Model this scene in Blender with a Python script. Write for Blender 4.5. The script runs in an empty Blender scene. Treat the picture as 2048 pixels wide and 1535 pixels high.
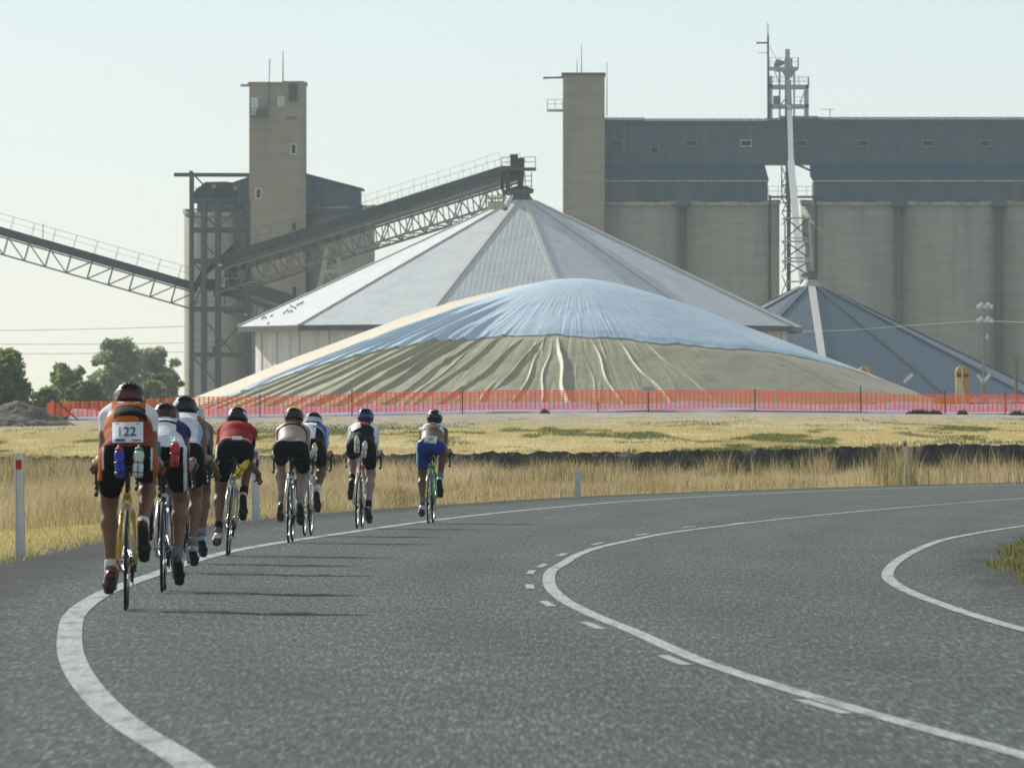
import bpy, math, random
import numpy as np
from mathutils import Vector, Matrix
R = math.radians
rng = np.random.default_rng(7)
random.seed(7)
SC = bpy.context.scene
COL = SC.collection

# ------------------------------------------------------------------ camera and scale
F, CX, HZ, CAMH = 20000.0, 1024.0, 872.0, 1.16     # long telephoto lens, low viewpoint
def W(u, v, d):
    """world point seen at photo pixel (u, v) when it stands d metres away"""
    return Vector(((u - CX) * d / F, d, CAMH - (v - HZ) * d / F))
def V3(*a): return Vector(a)

# ------------------------------------------------------------------ materials
MATS = {}
def nd(nt, typ, **kw):
    n = nt.nodes.new(typ)
    for k, v in kw.items():
        setattr(n, k, v)
    return n
def rgb(c): return (c[0], c[1], c[2], 1.0)
def mat(name, col, rough=0.7, var=0.18, scale=4.0, stretch=(1, 1, 1), col2=None, bump=0.0, bscale=None,
        metal=0.0, spec=0.4, detail=5.0, coord='Object', var2=None, transl=0.0):
    """Principled with two noise-mixed tones (and an optional second, coarser stain)"""
    if name in MATS: return MATS[name]
    m = bpy.data.materials.new(name); m.use_nodes = True
    nt = m.node_tree; b = nt.nodes['Principled BSDF']
    b.inputs['Roughness'].default_value = rough
    b.inputs['Metallic'].default_value = metal
    b.inputs['Specular IOR Level'].default_value = spec
    c2 = col2 if col2 else tuple(min(1, c * (1 + var)) for c in col)
    c1 = col if col2 else tuple(c * (1 - var) for c in col)
    if coord == 'World':
        src = nd(nt, 'ShaderNodeNewGeometry').outputs['Position']
    else:
        src = nd(nt, 'ShaderNodeTexCoord').outputs[coord]
    mp = nd(nt, 'ShaderNodeMapping'); mp.inputs['Scale'].default_value = stretch
    nt.links.new(src, mp.inputs['Vector'])
    nz = nd(nt, 'ShaderNodeTexNoise'); nz.inputs['Scale'].default_value = scale
    nz.inputs['Detail'].default_value = detail; nz.inputs['Roughness'].default_value = 0.65
    nt.links.new(mp.outputs[0], nz.inputs['Vector'])
    rp = nd(nt, 'ShaderNodeValToRGB')
    rp.color_ramp.elements[0].position = 0.3; rp.color_ramp.elements[0].color = rgb(c1)
    rp.color_ramp.elements[1].position = 0.7; rp.color_ramp.elements[1].color = rgb(c2)
    nt.links.new(nz.outputs['Fac'], rp.inputs[0])
    out = rp.outputs[0]
    if var2:                                     # (scale, stretch, colour, amount)
        mp2 = nd(nt, 'ShaderNodeMapping'); mp2.inputs['Scale'].default_value = var2[1]
        nt.links.new(src, mp2.inputs['Vector'])
        n2 = nd(nt, 'ShaderNodeTexNoise'); n2.inputs['Scale'].default_value = var2[0]; n2.inputs['Detail'].default_value = 4
        nt.links.new(mp2.outputs[0], n2.inputs['Vector'])
        r2 = nd(nt, 'ShaderNodeMapRange'); r2.inputs['From Min'].default_value = 0.48; r2.inputs['From Max'].default_value = 0.72
        r2.inputs['To Max'].default_value = var2[3]
        nt.links.new(n2.outputs['Fac'], r2.inputs['Value'])
        mx = nd(nt, 'ShaderNodeMix', data_type='RGBA'); mx.inputs['B'].default_value = rgb(var2[2])
        nt.links.new(r2.outputs[0], mx.inputs['Factor']); nt.links.new(out, mx.inputs['A'])
        out = mx.outputs['Result']
    nt.links.new(out, b.inputs['Base Color'])
    if bump:
        bp = nd(nt, 'ShaderNodeBump'); bp.inputs['Strength'].default_value = 1.0; bp.inputs['Distance'].default_value = bump
        nb = nz
        if bscale:
            nb = nd(nt, 'ShaderNodeTexNoise'); nb.inputs['Scale'].default_value = bscale; nb.inputs['Detail'].default_value = 3
            nt.links.new(mp.outputs[0], nb.inputs['Vector'])
        nt.links.new(nb.outputs['Fac'], bp.inputs['Height']); nt.links.new(bp.outputs[0], b.inputs['Normal'])
    if transl:
        tb = nd(nt, 'ShaderNodeBsdfTranslucent'); nt.links.new(out, tb.inputs['Color'])
        ms = nd(nt, 'ShaderNodeMixShader'); ms.inputs[0].default_value = transl
        nt.links.new(b.outputs[0], ms.inputs[1]); nt.links.new(tb.outputs[0], ms.inputs[2])
        nt.links.new(ms.outputs[0], nt.nodes['Material Output'].inputs['Surface'])
    MATS[name] = m
    return m

def ribbed(name, col, period, depth=0.02, axis=0, rough=0.55, var=0.12, scale=0.6, metal=0.0, coord='Object', stain=None, dark=0.82):
    """corrugated sheet: ribs along one axis, as colour in the rib valleys (dirt) and bump"""
    if name in MATS: return MATS[name]
    st = stain
    m = mat(name, col, rough, var, scale, (1, 1, 1), metal=metal, coord=coord, var2=st)
    nt = m.node_tree; b = nt.nodes['Principled BSDF']
    src = nd(nt, 'ShaderNodeTexCoord').outputs[coord]
    sep = nd(nt, 'ShaderNodeSeparateXYZ'); nt.links.new(src, sep.inputs[0])
    mu = nd(nt, 'ShaderNodeMath', operation='MULTIPLY'); mu.inputs[1].default_value = 2 * math.pi / period
    nt.links.new(sep.outputs[axis], mu.inputs[0])
    si = nd(nt, 'ShaderNodeMath', operation='SINE'); nt.links.new(mu.outputs[0], si.inputs[0])
    bp = nd(nt, 'ShaderNodeBump'); bp.inputs['Strength'].default_value = 1.0; bp.inputs['Distance'].default_value = depth
    nt.links.new(si.outputs[0], bp.inputs['Height']); nt.links.new(bp.outputs[0], b.inputs['Normal'])
    return m

# ------------------------------------------------------------------ mesh building
class MB:
    def __init__(s): s.v = []; s.f = []; s.m = []; s.uv = []
    def add(s, vs, fs, mi=0):
        o = len(s.v); s.v += [tuple(p) for p in vs]
        for f in fs: s.f.append(tuple(i + o for i in f)); s.m.append(mi)
        return s
    def box(s, c, sz, rot=None, mi=0):
        x, y, z = (q / 2 for q in sz)
        vs = [Vector((a * x, b * y, d * z)) for a in (-1, 1) for b in (-1, 1) for d in (-1, 1)]
        if rot is not None: vs = [rot @ p for p in vs]
        vs = [p + Vector(c) for p in vs]
        return s.add(vs, [(0, 1, 3, 2), (4, 6, 7, 5), (0, 4, 5, 1), (2, 3, 7, 6), (0, 2, 6, 4), (1, 5, 7, 3)], mi)
    def span(s, x0, x1, y0, y1, z0, z1, mi=0):
        return s.box(((x0 + x1) / 2, (y0 + y1) / 2, (z0 + z1) / 2), (x1 - x0, y1 - y0, z1 - z0), mi=mi)
    def frame(s, a, b):
        d = (Vector(b) - Vector(a)); L = d.length; d = d / L if L else Vector((0, 0, 1))
        up = Vector((0, 0, 1)) if abs(d.z) < 0.95 else Vector((0, 1, 0))
        x = d.cross(up).normalized(); y = x.cross(d).normalized()
        return d, x, y
    def beam(s, a, b, w, h=None, mi=0):
        h = h or w; a = Vector(a); b = Vector(b); d, x, y = s.frame(a, b)
        q = [x * w / 2 + y * h / 2, -x * w / 2 + y * h / 2, -x * w / 2 - y * h / 2, x * w / 2 - y * h / 2]
        vs = [a + p for p in q] + [b + p for p in q]
        return s.add(vs, [(3, 2, 1, 0), (4, 5, 6, 7), (0, 1, 5, 4), (1, 2, 6, 5), (2, 3, 7, 6), (3, 0, 4, 7)], mi)
    def cyl(s, a, b, r0, r1=None, n=10, mi=0, cap=True):
        r1 = r0 if r1 is None else r1; a = Vector(a); b = Vector(b); d, x, y = s.frame(a, b)
        vs = []
        for p, r in ((a, r0), (b, r1)):
            for k in range(n):
                t = 2 * math.pi * k / n; vs.append(p + (x * math.cos(t) + y * math.sin(t)) * r)
        fs = [(k, k + n, (k + 1) % n + n, (k + 1) % n) for k in range(n)]
        if cap: fs += [tuple(range(n)), tuple(range(2 * n - 1, n - 1, -1))]
        return s.add(vs, fs, mi)
    def tube(s, pts, r, n=8, mi=0):
        for a, b in zip(pts[:-1], pts[1:]): s.cyl(a, b, r, r, n, mi)
        return s
    def torus(s, c, axis, R0, r, n=40, k=8, mi=0, flat=1.0):
        axis = Vector(axis).normalized(); c = Vector(c)
        up = Vector((0, 0, 1)) if abs(axis.z) < .9 else Vector((0, 1, 0))
        x = axis.cross(up).normalized(); y = axis.cross(x)
        vs = []
        for i in range(n):
            t = 2 * math.pi * i / n; e = x * math.cos(t) + y * math.sin(t)
            for j in range(k):
                q = 2 * math.pi * j / k
                vs.append(c + e * (R0 + r * math.cos(q)) + axis * (r * flat * math.sin(q)))
        fs = [(i * k + j, ((i + 1) % n) * k + j, ((i + 1) % n) * k + (j + 1) % k, i * k + (j + 1) % k) for i in range(n) for j in range(k)]
        return s.add(vs, fs, mi)
    def lathe(s, c, prof, n=20, mi=0, M=None):
        """prof: list of (radius, z)"""
        vs = []; c = Vector(c)
        for r, z in prof:
            for k in range(n):
                t = 2 * math.pi * k / n; p = Vector((r * math.cos(t), r * math.sin(t), z))
                vs.append((M @ p if M else p) + c)
        fs = []
        for i in range(len(prof) - 1):
            for k in range(n):
                fs.append((i * n + k, i * n + (k + 1) % n, (i + 1) * n + (k + 1) % n, (i + 1) * n + k))
        fs += [tuple(range(n - 1, -1, -1)), tuple(range((len(prof) - 1) * n, len(prof) * n))]
        return s.add(vs, fs, mi)
    def build(s, name, mats, parent=None, smooth=False, loc=None):
        me = bpy.data.meshes.new(name); me.from_pydata(s.v, [], s.f)
        if not isinstance(mats, (list, tuple)): mats = [mats]
        for m in mats: me.materials.append(m)
        if len(mats) > 1: me.polygons.foreach_set('material_index', s.m)
        if smooth:
            me.polygons.foreach_set('use_smooth', [True] * len(s.f))
        me.update()
        o = bpy.data.objects.new(name, me); COL.objects.link(o)
        if parent is not None: o.parent = parent
        if loc is not None: o.location = loc
        return o
def np_mesh(name, V, Fc, mats, parent=None, smooth=False, mi=None, attr=None):
    """mesh from numpy arrays; Fc is (n,3) or (n,4)"""
    me = bpy.data.meshes.new(name); V = np.asarray(V, np.float32); Fc = np.asarray(Fc, np.int32)
    n, k = Fc.shape
    me.vertices.add(len(V)); me.vertices.foreach_set('co', V.ravel())
    me.loops.add(n * k); me.loops.foreach_set('vertex_index', Fc.ravel())
    me.polygons.add(n); me.polygons.foreach_set('loop_start', np.arange(0, n * k, k, dtype=np.int32))
    me.polygons.foreach_set('loop_total', np.full(n, k, np.int32))
    if not isinstance(mats, (list, tuple)): mats = [mats]
    for m in mats: me.materials.append(m)
    if mi is not None: me.polygons.foreach_set('material_index', np.asarray(mi, np.int32))
    me.polygons.foreach_set('use_smooth', np.full(n, bool(smooth)))
    if attr is not None:
        at = me.attributes.new('rnd', 'FLOAT', 'POINT'); at.data.foreach_set('value', np.asarray(attr, np.float32))
    me.update(calc_edges=True); me.validate()
    o = bpy.data.objects.new(name, me); COL.objects.link(o)
    if parent is not None: o.parent = parent
    return o
def tag(o, label, cat, group=None):
    o['label'] = label; o['category'] = cat
    if group: o['group'] = group
    return o
def struct(o, kind='structure'):
    o['kind'] = kind; return o
def empty(name, loc, label, cat, group=None, rot=(0, 0, 0)):
    o = bpy.data.objects.new(name, None); COL.objects.link(o); o.location = loc; o.rotation_euler = rot
    o.empty_display_size = 0.2
    return tag(o, label, cat, group)
def shift(o):
    """rest of the builders work in world coordinates: keep the child where it was built although its parent sits elsewhere"""
    for c in o.children:
        c.matrix_parent_inverse = Matrix.Translation(o.location).inverted()
    return o
def interp(xs, ys): 
    return lambda q: np.interp(q, xs, ys)
def smooth_curve(P, n=900):
    """Catmull-Rom through (Y, X) control points -> dense arrays"""
    P = np.array(sorted(P)); Yq = np.linspace(P[0, 0], P[-1, 0], n)
    m = np.gradient(P[:, 1], P[:, 0])
    i = np.clip(np.searchsorted(P[:, 0], Yq) - 1, 0, len(P) - 2)
    h = P[i + 1, 0] - P[i, 0]; t = (Yq - P[i, 0]) / h
    X = ((2*t**3 - 3*t**2 + 1) * P[i, 1] + (t**3 - 2*t**2 + t) * h * m[i] + (-2*t**3 + 3*t**2) * P[i + 1, 1] + (t**3 - t**2) * h * m[i + 1])
    k = np.exp(-np.linspace(-2, 2, 9) ** 2); k /= k.sum(); X[4:-4] = np.convolve(X, k, 'valid')
    return Yq, X
def sstep(a, b, x):
    t = np.clip((x - a) / (b - a), 0, 1); return t * t * (3 - 2 * t)
def vnoise(x, y, seed=0):
    """cheap smooth value noise, 0..1"""
    xi = np.floor(x).astype(np.int64); yi = np.floor(y).astype(np.int64); fx = x - xi; fy = y - yi
    fx = fx * fx * (3 - 2 * fx); fy = fy * fy * (3 - 2 * fy)
    def h(a, b):
        n = (a * 374761393 + b * 668265263 + seed * 974711) & 0x7fffffff
        n = ((n ^ (n >> 13)) * 1274126177) & 0x7fffffff
        return ((n ^ (n >> 16)) & 0xffff) / 65535.0
    return (h(xi, yi) * (1 - fx) + h(xi + 1, yi) * fx) * (1 - fy) + (h(xi, yi + 1) * (1 - fx) + h(xi + 1, yi + 1) * fx) * fy

# ------------------------------------------------------------------ road geometry (flat, metres), traced as world curves
def gp(u, v): s = v - HZ; return (F * CAMH / s, (u - CX) * CAMH / s)      # -> (Y, X) on the flat road
PL = [(8, 0.3), (24, -0.62)] + [gp(*q) for q in ((388, 1534), (359, 1514), (260, 1453), (192.5, 1393), (161, 1352), (140.7, 1304), (139.5, 1271), (149, 1231), (201, 1190), (304.5, 1150), (450, 1105), (700, 1064), (1000, 1025), (1400, 993), (2048, 968))] + [(290, 24.5), (340, 48)]
PC = [(8, 4.6), (22, 2.9)] + [gp(*q) for q in ((2048, 1511), (1720, 1421), (1420, 1328), (1260.6, 1260), (1191, 1231.7), (1131.4, 1201.8), (1103, 1176.6), (1097.7, 1156), (1104.6, 1140), (1128, 1126), (1156.6, 1108.8), (1197.6, 1094.6), (1260.6, 1080.4), (1323.7, 1067.8), (1440, 1052), (2048, 996))] + [(235, 17.0), (290, 30.5), (340, 54)]
PR = [(8, 7.6), (25, 5.4), (40, 4.05)] + [gp(*q) for q in ((2046, 1258.7), (1960, 1234), (1880, 1207), (1823, 1185), (1795, 1171), (1775.6, 1154), (1778, 1139.8), (1805, 1115), (1841.5, 1096), (1888, 1079), (1952.6, 1066), (2046, 1051.5))] + [(170, 11.6), (235, 22.0), (290, 35), (340, 58)]
PE = [(8, -0.8), (35, -2.3), (60, -3.55)] + [gp(*q) for q in ((0, 1175), (300, 1085), (660, 1032), (1000, 1006), (1230, 992), (2048, 964.5))] + [(290, 22.3), (340, 46)]
CL, CC, CR, CE = (smooth_curve(p) for p in (PL, PC, PR, PE))
XL = interp(*CL); XC = interp(*CC); XR = interp(*CR); XE = interp(*CE)

def ribbon(name, Y, Xa, Xb, z, material, smooth=False):
    """flat strip between two X-curves over Y"""
    n = len(Y); V = np.zeros((2 * n, 3)); V[:n] = np.c_[Xa, Y, np.full(n, z)]; V[n:] = np.c_[Xb, Y, np.full(n, z)]
    i = np.arange(n - 1); Fc = np.c_[i, i + n, i + n + 1, i + 1]
    return np_mesh(name, V, Fc, material)
def offset_line(cv, width, z, name, material, Y0, Y1, off=0.0, n=420):
    Yq = np.linspace(Y0, Y1, n); X = np.interp(Yq, *cv); dX = np.gradient(X, Yq)
    L = np.sqrt(1 + dX ** 2); nx, ny = 1 / L, -dX / L
    V = np.zeros((2 * n, 3)); h = width / 2
    V[:n] = np.c_[X + nx * (off - h), Yq + ny * (off - h), np.full(n, z)]; V[n:] = np.c_[X + nx * (off + h), Yq + ny * (off + h), np.full(n, z)]
    i = np.arange(n - 1); return np_mesh(name, V, np.c_[i, i + n, i + n + 1, i + 1], material)

# --- asphalt: chip seal, stones of several sizes (stretched a little along the direction of travel)
def asphalt(name, lo, hi, stone, edge=False):
    m = bpy.data.materials.new(name); m.use_nodes = True; nt = m.node_tree; b = nt.nodes['Principled BSDF']
    b.inputs['Roughness'].default_value = 0.85; b.inputs['Specular IOR Level'].default_value = 0.12
    P = nd(nt, 'ShaderNodeNewGeometry').outputs['Position']
    def noise(sc, st, det=2.0):
        mp = nd(nt, 'ShaderNodeMapping'); mp.inputs['Scale'].default_value = st; nt.links.new(P, mp.inputs['Vector'])
        n = nd(nt, 'ShaderNodeTexNoise'); n.inputs['Scale'].default_value = sc; n.inputs['Detail'].default_value = det; n.inputs['Roughness'].default_value = .7
        nt.links.new(mp.outputs[0], n.inputs['Vector']); return n.outputs['Fac']
    a = noise(62, (1, .03, 1), 2.0); c = noise(.8, (1, .12, 1), 3.0); e = noise(27, (1, .04, 1), 2.0)
    rp = nd(nt, 'ShaderNodeValToRGB'); el = rp.color_ramp.elements
    el[0].position = .40; el[0].color = rgb(lo); el[1].position = .53; el[1].color = rgb(hi)
    x = el.new(.65); x.color = rgb(stone)
    mx0 = nd(nt, 'ShaderNodeMix', data_type='FLOAT'); mx0.inputs['Factor'].default_value = .35
    nt.links.new(a, mx0.inputs['A']); nt.links.new(e, mx0.inputs['B'])
    nt.links.new(mx0.outputs['Result'], rp.inputs[0])
    mr = nd(nt, 'ShaderNodeMapRange'); mr.inputs['From Min'].default_value = .3; mr.inputs['From Max'].default_value = .7
    mr.inputs['To Min'].default_value = .8; mr.inputs['To Max'].default_value = 1.18; nt.links.new(c, mr.inputs['Value'])
    mx = nd(nt, 'ShaderNodeMix', data_type='RGBA', blend_type='MULTIPLY'); mx.inputs['Factor'].default_value = 1
    nt.links.new(rp.outputs[0], mx.inputs['A']); nt.links.new(mr.outputs[0], mx.inputs['B'])
    fin = mx.outputs['Result']
    if edge:                                       # sealed surface breaking up into loose dark gravel, faint wheel tracks
        at = nd(nt, 'ShaderNodeAttribute', attribute_name='rnd'); nb = noise(2.2, (1, .12, 1), 4.0); nc = noise(26, (1, .05, 1), 2.0)
        s1 = nd(nt, 'ShaderNodeMath', operation='MULTIPLY_ADD'); nt.links.new(nb, s1.inputs[0]); s1.inputs[1].default_value = 1.5; nt.links.new(at.outputs['Fac'], s1.inputs[2])
        s2 = nd(nt, 'ShaderNodeMath', operation='MULTIPLY_ADD'); nt.links.new(nc, s2.inputs[0]); s2.inputs[1].default_value = .9; nt.links.new(s1.outputs[0], s2.inputs[2])
        r_ = nd(nt, 'ShaderNodeMapRange'); r_.inputs['From Min'].default_value = 1.15; r_.inputs['From Max'].default_value = 1.75; nt.links.new(s2.outputs[0], r_.inputs['Value'])
        g_ = nd(nt, 'ShaderNodeMix', data_type='RGBA', blend_type='MULTIPLY'); g_.inputs['Factor'].default_value = 1; g_.inputs['B'].default_value = (.42, .40, .38, 1); nt.links.new(fin, g_.inputs['A'])
        e_ = nd(nt, 'ShaderNodeMix', data_type='RGBA'); nt.links.new(r_.outputs[0], e_.inputs['Factor']); nt.links.new(g_.outputs['Result'], e_.inputs['A']); nt.links.new(fin, e_.inputs['B'])
        la = nd(nt, 'ShaderNodeAttribute', attribute_name='lateral'); pp = nd(nt, 'ShaderNodeMath', operation='PINGPONG'); pp.inputs[1].default_value = .82; nt.links.new(la.outputs['Fac'], pp.inputs[0])
        w_ = nd(nt, 'ShaderNodeMapRange'); w_.inputs['From Min'].default_value = .35; w_.inputs['From Max'].default_value = .82; w_.inputs['To Min'].default_value = 1.04; w_.inputs['To Max'].default_value = .90; nt.links.new(pp.outputs[0], w_.inputs['Value'])
        f_ = nd(nt, 'ShaderNodeMix', data_type='RGBA', blend_type='MULTIPLY'); f_.inputs['Factor'].default_value = 1; nt.links.new(e_.outputs['Result'], f_.inputs['A']); nt.links.new(w_.outputs[0], f_.inputs['B']); fin = f_.outputs['Result']
    nt.links.new(fin, b.inputs['Base Color'])
    bp = nd(nt, 'ShaderNodeBump'); bp.inputs['Strength'].default_value = .35; bp.inputs['Distance'].default_value = .01
    nt.links.new(a, bp.inputs['Height']); nt.links.new(bp.outputs[0], b.inputs['Normal'])
    return m
M_ROAD = asphalt('chip_seal', (.028, .037, .033), (.068, .089, .078), (.19, .225, .195), True)
M_LINE = mat('road_paint', (.22, .25, .235), .75, .0, 60, (1, .035, 1), col2=(.46, .495, .46), coord='World', var2=(9, (1, .08, 1), (.09, .105, .10), .85))
M_OLDLINE = mat('old_road_paint', (.26, .28, .27), .6, .0, 30, (1, .03, 1), col2=(.38, .41, .39), coord='World')

Yr = np.linspace(8, 340, 900); cols = []
for d in (-.85, -.5, -.15, .15, .45, .8, 1.2): cols.append((XE(Yr) + d, d))
for q in np.linspace(0, 1, 25)[1:-1]: cols.append(((XE(Yr) + 1.2) * (1 - q) + (XR(Yr) + .2) * q, 9.0))
for d in (.2, .5, .8, 1.1, 1.4, 1.85): cols.append((XR(Yr) + d, .95 - d))
n = len(Yr); RV = np.concatenate([np.c_[x, Yr, np.zeros(n) - (.012 if k in (0, len(cols) - 1) else 0)] for k, (x, d) in enumerate(cols)])
ED = np.concatenate([np.full(n, min(d, 1.2)) for x, d in cols]); LA = np.concatenate([x - XL(Yr) for x, d in cols])
i = (np.arange(len(cols) - 1)[:, None] * n + np.arange(n - 1)[None, :]).ravel()
ro_ = np_mesh('road', RV, np.c_[i, i + n, i + n + 1, i + 1], M_ROAD, attr=ED)
at_ = ro_.data.attributes.new('lateral', 'FLOAT', 'POINT'); at_.data.foreach_set('value', LA.astype(np.float32)); struct(ro_)
struct(offset_line(CL, .145, .004, 'road_edge_line', M_LINE, 10, 335))
struct(offset_line(CC, .10, .004, 'road_centre_line', M_LINE, 10, 335))
struct(offset_line(CR, .10, .004, 'road_edge_line', M_LINE, 10, 335))
for k, (u, v) in enumerate(((1655, 1413), (1355, 1320), (1191, 1250.7), (1100, 1207), (1065, 1172.8), (1066.8, 1144), (1089, 1131), (1128, 1109), (1199, 1087), (1287, 1069), (1380, 1053.6), (1478, 1046))):
    y0, x0 = gp(u, v); struct(offset_line(CC, .065, .004, 'road_dash', M_OLDLINE, y0 - 1.1, y0 + 1.1, off=x0 - float(XC(y0)) - .02, n=8))

# ------------------------------------------------------------------ terrain
YB = 300.0                                    # far bank of the drain
Zt = interp([-60, -15, -8, -4, 0, 4, 7, 10, 15, 60], [.45, .49, .56, .60, .63, .65, .70, .78, .90, .95])
Zf = interp([-60, -21, -10, -1, 10, 23, 60], [1.75, 1.86, 2.02, 2.2, 2.27, 2.12, 2.1])
def ground_z(X, Y):
    X = np.asarray(X, float); Y = np.asarray(Y, float)
    e = XE(np.clip(Y, 8, 340)) - X
    near = -.03 - .34 * sstep(1.2, 5.5, e) * sstep(95, 150, Y) + .05 * (vnoise(X * .7, Y * .12, 1) - .5) * sstep(1, 3, e)
    er = X - XR(np.clip(Y, 8, 340))
    near = np.where(er > 1.0, -.02 + .05 * sstep(1.0, 2.0, er), near)
    t = np.clip((Y - YB) / 150.0, 0, 1.0)
    far = Zt(X) + (Zf(X) - Zt(X)) * (t ** 1.15) + .10 * (vnoise(X * .35, Y * .07, 4) - .5) * (Y > YB + 2) * (1 - t)
    return np.where(Y < YB, near, far)
xs = np.unique(np.concatenate([np.linspace(-1500, -70, 20), np.linspace(-60, 70, 200), np.linspace(80, 1500, 20)]))
ys = np.unique(np.concatenate([np.linspace(-60, 8, 6), np.linspace(8, YB - .02, 220), np.linspace(YB, 460, 110), np.linspace(470, 1500, 26)]))
GX, GY = np.meshgrid(xs, ys); GZ = ground_z(GX, GY)
GZ = np.where(np.abs(GX - XE(np.clip(GY, 8, 340))) > 14, GZ, GZ)
nX, nY = len(xs), len(ys)
I = (np.arange(nY - 1)[:, None] * nX + np.arange(nX - 1)[None, :]).ravel()

def ground_material():
    m = bpy.data.materials.new('dry_ground'); m.use_nodes = True; nt = m.node_tree; b = nt.nodes['Principled BSDF']
    b.inputs['Roughness'].default_value = .95; b.inputs['Specular IOR Level'].default_value = .1
    P = nd(nt, 'ShaderNodeNewGeometry').outputs['Position']
    sep = nd(nt, 'ShaderNodeSeparateXYZ'); nt.links.new(P, sep.inputs[0])
    def noise(sc, st=(1, 1, 1), det=5.0):
        mp = nd(nt, 'ShaderNodeMapping'); mp.inputs['Scale'].default_value = st; nt.links.new(P, mp.inputs['Vector'])
        n = nd(nt, 'ShaderNodeTexNoise'); n.inputs['Scale'].default_value = sc; n.inputs['Detail'].default_value = det; n.inputs['Roughness'].default_value = .65
        nt.links.new(mp.outputs[0], n.inputs['Vector']); return n.outputs['Fac']
    def rng_(v, a, b2, lo=0., hi=1.):
        r = nd(nt, 'ShaderNodeMapRange'); r.inputs['From Min'].default_value = a; r.inputs['From Max'].default_value = b2
        r.inputs['To Min'].default_value = lo; r.inputs['To Max'].default_value = hi; nt.links.new(v, r.inputs['Value']); return r.outputs[0]
    def mix(f, a, c):
        x = nd(nt, 'ShaderNodeMix', data_type='RGBA')
        nt.links.new(f, x.inputs['Factor'])
        for s, q in (('A', a), ('B', c)):
            if isinstance(q, tuple): x.inputs[s].default_value = rgb(q)
            else: nt.links.new(q, x.inputs[s])
        return x.outputs['Result']
    def op(o, a, c):
        x = nd(nt, 'ShaderNodeMath', operation=o)
        for i, q in enumerate((a, c)):
            if isinstance(q, (int, float)): x.inputs[i].default_value = q
            else: nt.links.new(q, x.inputs[i])
        return x.outputs[0]
    straw = mix(rng_(noise(.55, (1, .22, 1)), .38, .62), (.50, .40, .17), (.64, .53, .26))
    straw = mix(rng_(noise(5, (1, .1, 1)), .4, .7, 0, .6), straw, (.34, .25, .10))
    green = mix(rng_(noise(3, (1, .2, 1)), .4, .65), (.28, .30, .08), (.36, .34, .10))
    col = mix(rng_(noise(.5, (1, .12, 1), 5), .55, .68, 0, .8), straw, green)
    dirt = mix(rng_(noise(1.2, (1, .25, 1)), .38, .65), (.30, .255, .185), (.44, .39, .30))
    dark = mix(rng_(noise(.9, (1, .2, 1)), .58, .66, 0, .75), dirt, (.15, .13, .10))
    far = rng_(op('ADD', sep.outputs['Y'], op('MULTIPLY', op('SUBTRACT', noise(.20, (1, .35, 1), 4), .5), 260.0)), 375, 412)
    patch = rng_(noise(.55, (1, .13, 1), 5), .57, .65, 0, .75)
    col = mix(op('MAXIMUM', far, patch), col, dark)
    nt.links.new(col, b.inputs['Base Color'])
    bp = nd(nt, 'ShaderNodeBump'); bp.inputs['Strength'].default_value = .6; bp.inputs['Distance'].default_value = .08
    nt.links.new(noise(6, (1, .3, 1), 4), bp.inputs['Height']); nt.links.new(bp.outputs[0], b.inputs['Normal'])
    return m
M_GROUND = ground_material()
struct(np_mesh('ground', np.c_[GX.ravel(), GY.ravel(), GZ.ravel()], np.c_[I, I + 1, I + nX + 1, I + nX], M_GROUND, smooth=False))

# eroded dark soil face of the drain's far bank
bx = np.linspace(-40, 45, 900); rows = 9
BV = np.zeros((rows, len(bx), 3))
for r in range(rows):
    q = r / (rows - 1)
    zz = -.5 + (Zt(bx) + .02 + .5) * q
    wob = .5 * vnoise(bx * 2.3, bx * 0 + r * .9, 21) + .25 * vnoise(bx * 7, bx * 0 + r * 1.7, 22)
    yy = YB - .55 - .9 * (1 - q) ** 1.5 - wob * (1 if r < rows - 1 else .6) - (0.0 if r < rows - 1 else .05)
    if r >= rows - 2: zz = zz + .08 * (vnoise(bx * 1.6, bx * 0, 24) - .4) + .07 * (vnoise(bx * 7, bx * 0, 25) - .3) + .05 * (vnoise(bx * 19, bx * 0, 26) - .5)
    BV[r] = np.c_[bx, yy, zz]
BV = np.concatenate([BV, BV[-1:] + np.array([0, 1.2, -.10])]); rows += 1
n = len(bx); I = (np.arange(rows - 1)[:, None] * n + np.arange(n - 1)[None, :]).ravel()
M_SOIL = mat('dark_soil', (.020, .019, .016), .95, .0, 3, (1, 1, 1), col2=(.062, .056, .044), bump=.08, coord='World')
bank_mi = np.repeat(np.arange(rows - 1) >= rows - 1, n - 1).astype(int)
struct(np_mesh('earth_bank', BV.reshape(-1, 3), np.c_[I, I + 1, I + n + 1, I + n], [M_SOIL, M_GROUND], smooth=False, mi=bank_mi))

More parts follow.
